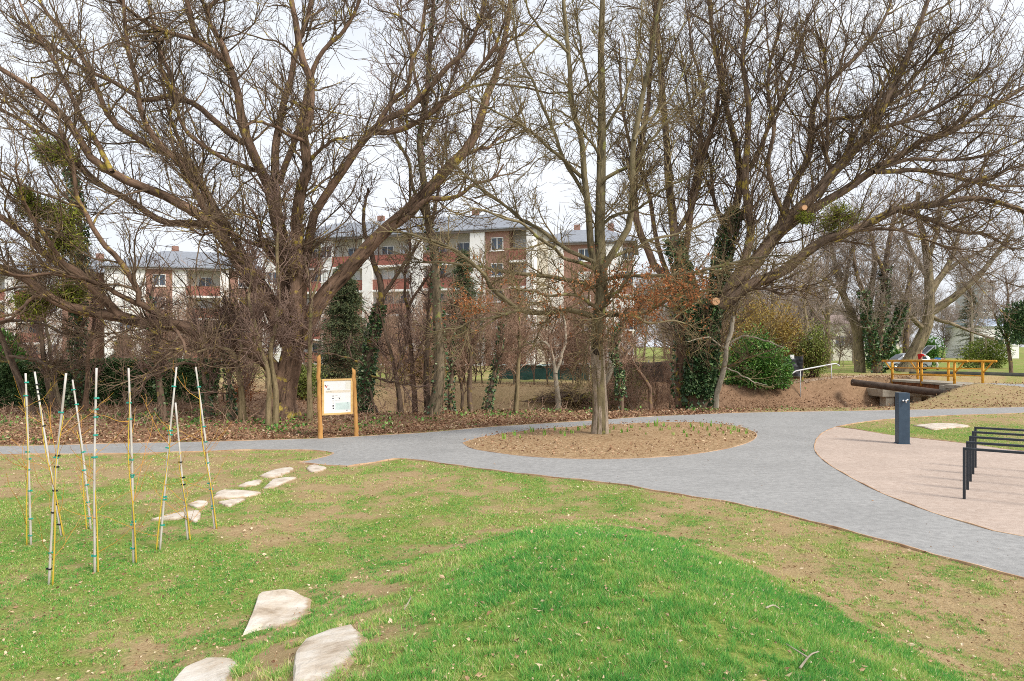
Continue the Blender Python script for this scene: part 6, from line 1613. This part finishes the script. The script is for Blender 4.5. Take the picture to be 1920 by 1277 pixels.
# raised tailgate: frame with its glass, hinged at the roof
hx, hz = cx + 1.45, cz + 1.44
tl = np.array([.72, 0, .62]); tl = tl / np.linalg.norm(tl); dn = np.array([tl[2], 0, -tl[0]])
mb = MB(); P0 = np.array([hx, cd, hz])
for y in (-.55, .55): mb.tube([P0 + [0, y, 0], P0 + tl * .9 + [0, y * .95, 0]], .05, 8)
mb.tube([P0 + [0, -.55, 0], P0 + [0, .55, 0]], .05, 8); mb.rbox(P0 + tl * .92 + dn * .12, (.12, 1.2, .34), .04)
tg = mb.build('tailgate', M['car_paint'], car)
V = [P0 + [0, -.5, 0], P0 + [0, .5, 0], P0 + tl * .85 + [0, .48, 0], P0 + tl * .85 + [0, -.48, 0]]; V2 = [v + dn * .02 for v in V]
MB().add(V + V2, [[3, 2, 1, 0], [4, 5, 6, 7], [0, 1, 5, 4], [1, 2, 6, 5], [2, 3, 7, 6], [3, 0, 4, 7]]).build('pane', M['car_glass'], tg)

# ------------------------------------------------------------------ two people at the car
M['skin'] = plain('skin', (.55, .33, .24), .6); M['red_top'] = plain('red_top', (.62, .02, .02), .8); M['black_cloth'] = plain('black_cloth', (.02, .02, .025), .85); M['white_cloth'] = plain('white_cloth', (.68, .66, .62), .85); M['blue_top'] = plain('blue_top', (.04, .22, .55), .8); M['hair'] = plain('hair', (.16, .09, .05), .7); M['shoe'] = plain('shoe', (.05, .045, .04), .7)


def skin_part(name, mat, verts, edges, radii, parent, root=0, sub=2):
    me = bpy.data.meshes.new(name); me.from_pydata([tuple(v) for v in verts], edges, []); o = bpy.data.objects.new(name, me); COL.objects.link(o)
    o.parent = parent; m = o.modifiers.new('skin', 'SKIN'); m.use_smooth_shade = True
    for i, r in enumerate(radii):
        sv_ = me.skin_vertices[0].data[i]; sv_.radius = (r, r) if np.isscalar(r) else r; sv_.use_root = i == root
    s_ = o.modifiers.new('sub', 'SUBSURF'); s_.levels = sub; s_.render_levels = sub; me.materials.append(mat); return o


def person(label, loc, rz, lean, arm, top, legs):
    o = thing('person', loc, label, 'person'); o.rotation_euler = (0, 0, rz)
    R = lambda v: np.array([v[0], v[1] * math.cos(lean) + (v[2]) * math.sin(lean), -v[1] * math.sin(lean) + v[2] * math.cos(lean)])  # torso bends forward (+y) about the hips
    hip = np.array([0, -.02 - .20 * math.sin(lean), .93])
    T = lambda x, y, z: hip + R((x, y, z))
    V = [hip, T(0, 0, .18), T(0, 0, .38), T(0, 0, .50), T(0, .02, .60), T(0, .03, .70), T(0, .02, .78)]
    E = [(0, 1), (1, 2), (2, 3), (3, 4), (4, 5), (5, 6)]; rr = [(.15, .11), (.14, .10), (.16, .11), (.10, .08), (.055, .055), (.085, .10), (.075, .085)]
    tv, te, tr = [hip + [0, 0, .02], T(0, 0, .18), T(0, 0, .38), T(0, 0, .49)], [(0, 1), (1, 2), (2, 3)], [(.165, .125), (.155, .115), (.175, .125), (.11, .09)]
    lv_, le, lr_ = [hip], [], [(.165, .125)]
    for s_ in (-1, 1):
        k = len(V); sh, el, wr, hd = T(s_ * .19, 0, .43), T(s_ * .24, arm[0] * .6, .43 - .28 + arm[1] * .3), T(s_ * .22, arm[0] + .06, .43 - .40 + arm[1] * .8), T(s_ * .21, arm[0] + .13, .43 - .46 + arm[1] * .9)
        V += [sh, el, wr, hd]; E += [(2, k), (k, k + 1), (k + 1, k + 2), (k + 2, k + 3)]; rr += [.062, .045, .032, .040]
        for f_ in range(4):
            V.append(hd + (hd - wr) * (.55 + .1 * (f_ in (1, 2))) + np.array([s_ * (.03 - .02 * f_), 0, 0])); E.append((k + 3, len(V) - 1)); rr.append(.010)
        V.append(hd + np.array([-s_ * .05, .03, .01])); E.append((k + 3, len(V) - 1)); rr.append(.012)
        k = len(tv); tv += [sh, sh + (el - sh) * .75]; te += [(2, k), (k, k + 1)]; tr += [.076, .066]
        k = len(V); hp, kn, an, to = hip + [s_ * .09, 0, -.06], np.array([s_ * .11, .04, .50]), np.array([s_ * .12, -.02, .09]), np.array([s_ * .13, .14, .04])
        V += [hp, kn, an, to]; E += [(0, k), (k, k + 1), (k + 1, k + 2), (k + 2, k + 3)]; rr += [.085, .058, .042, .035]
        k = len(lv_); lv_ += [hp, kn, an + [0, 0, .03]]; le += [(0, k), (k, k + 1), (k + 1, k + 2)]; lr_ += [.105, .076, .066]
        skin_part('shoe', M['shoe'], [an + [0, -.03, -.03], to], [(0, 1)], [.052, .046], o)
    skin_part('body', M['skin'], V, E, rr, o)
    skin_part('top', top, tv, te, tr, o); skin_part('trousers', legs, lv_, le, lr_, o)
    skin_part('hair', M['hair'], [T(0, -.02, .73), T(0, -.01, .82)], [(0, 1)], [(.088, .098), (.075, .085)], o)
    hc = T(0, .03, .71); fw = R((0, 1, 0)); up_ = R((0, 0, 1))
    for s_ in (-1, 1):
        mb = MB(); c = o.location; e = hc + fw * .098 + np.array([s_ * .033, 0, 0]) + up_ * .02
        bm = bmesh.new(); bmesh.ops.create_uvsphere(bm, u_segments=8, v_segments=6, radius=.012); bmesh.ops.translate(bm, vec=Vector(e) + Vector(loc), verts=bm.verts); mb.bm(bm); mb.build('eye', M['trim'], o)
    mb = MB(); bm = bmesh.new(); bmesh.ops.create_uvsphere(bm, u_segments=8, v_segments=6, radius=.018); bmesh.ops.translate(bm, vec=Vector(hc + fw * .107) + Vector(loc), verts=bm.verts); mb.bm(bm); mb.build('nose', M['skin'], o)
    return o


p = at(1726, 698, 53.6); person('person in a red top and black trousers standing at the car', (p[0], p[1], float(H(p[0], p[1]))), math.radians(-70), .12, (.22, .5), M['red_top'], M['black_cloth'])
p = at(1757, 697, 59.5); person('person in white trousers and a blue top bending behind the car', (p[0], p[1], float(H(p[0], p[1]))), math.radians(-115), 1.55, (.10, -.25), M['blue_top'], M['white_cloth'])
# short white marker post at the foot of the far pair of trunks
c = ground(1602, 679); o = thing('marker_post', c, 'short white marker post in front of the pair of grey trunks', 'post'); MB().tube([c - [0, 0, .2], c + [0, 0, 1.05]], .05, 8).build('shaft', M['upvc'], o, smooth=True); MB().tube([c + [0, 0, 1.05], c + [0, 0, 1.15]], [.055, .03], 8).build('cap', M['far_grey'], o)
# twigs fallen on the mound
r_ = np.random.default_rng(5)
for q, (a, b, lab) in enumerate((((1500, 1262), (1535, 1236), 'pale forked twig lying on the mound near the bottom edge'), ((1436, 1148), (1462, 1152), 'short pale twig lying on the right shoulder of the mound'), ((758, 1150), (770, 1128), 'small twig lying on the worn left side of the mound'))):
    P0, P1 = ground(*a), ground(*b); mb = MB(); P = resample([P0 + [0, 0, .02], (P0 + P1) / 2 + [.01, .02, .035], P1 + [0, 0, .03]], 10); mb.tube(P, np.linspace(.006, .003, 10), 6)
    if q == 0: mb.tube([P[4], P[4] + [-.06, .10, .02]], [.004, .002], 5)
    tag(mb.build('fallen_twig', M['bark_pale'], smooth=True), lab, 'twig')
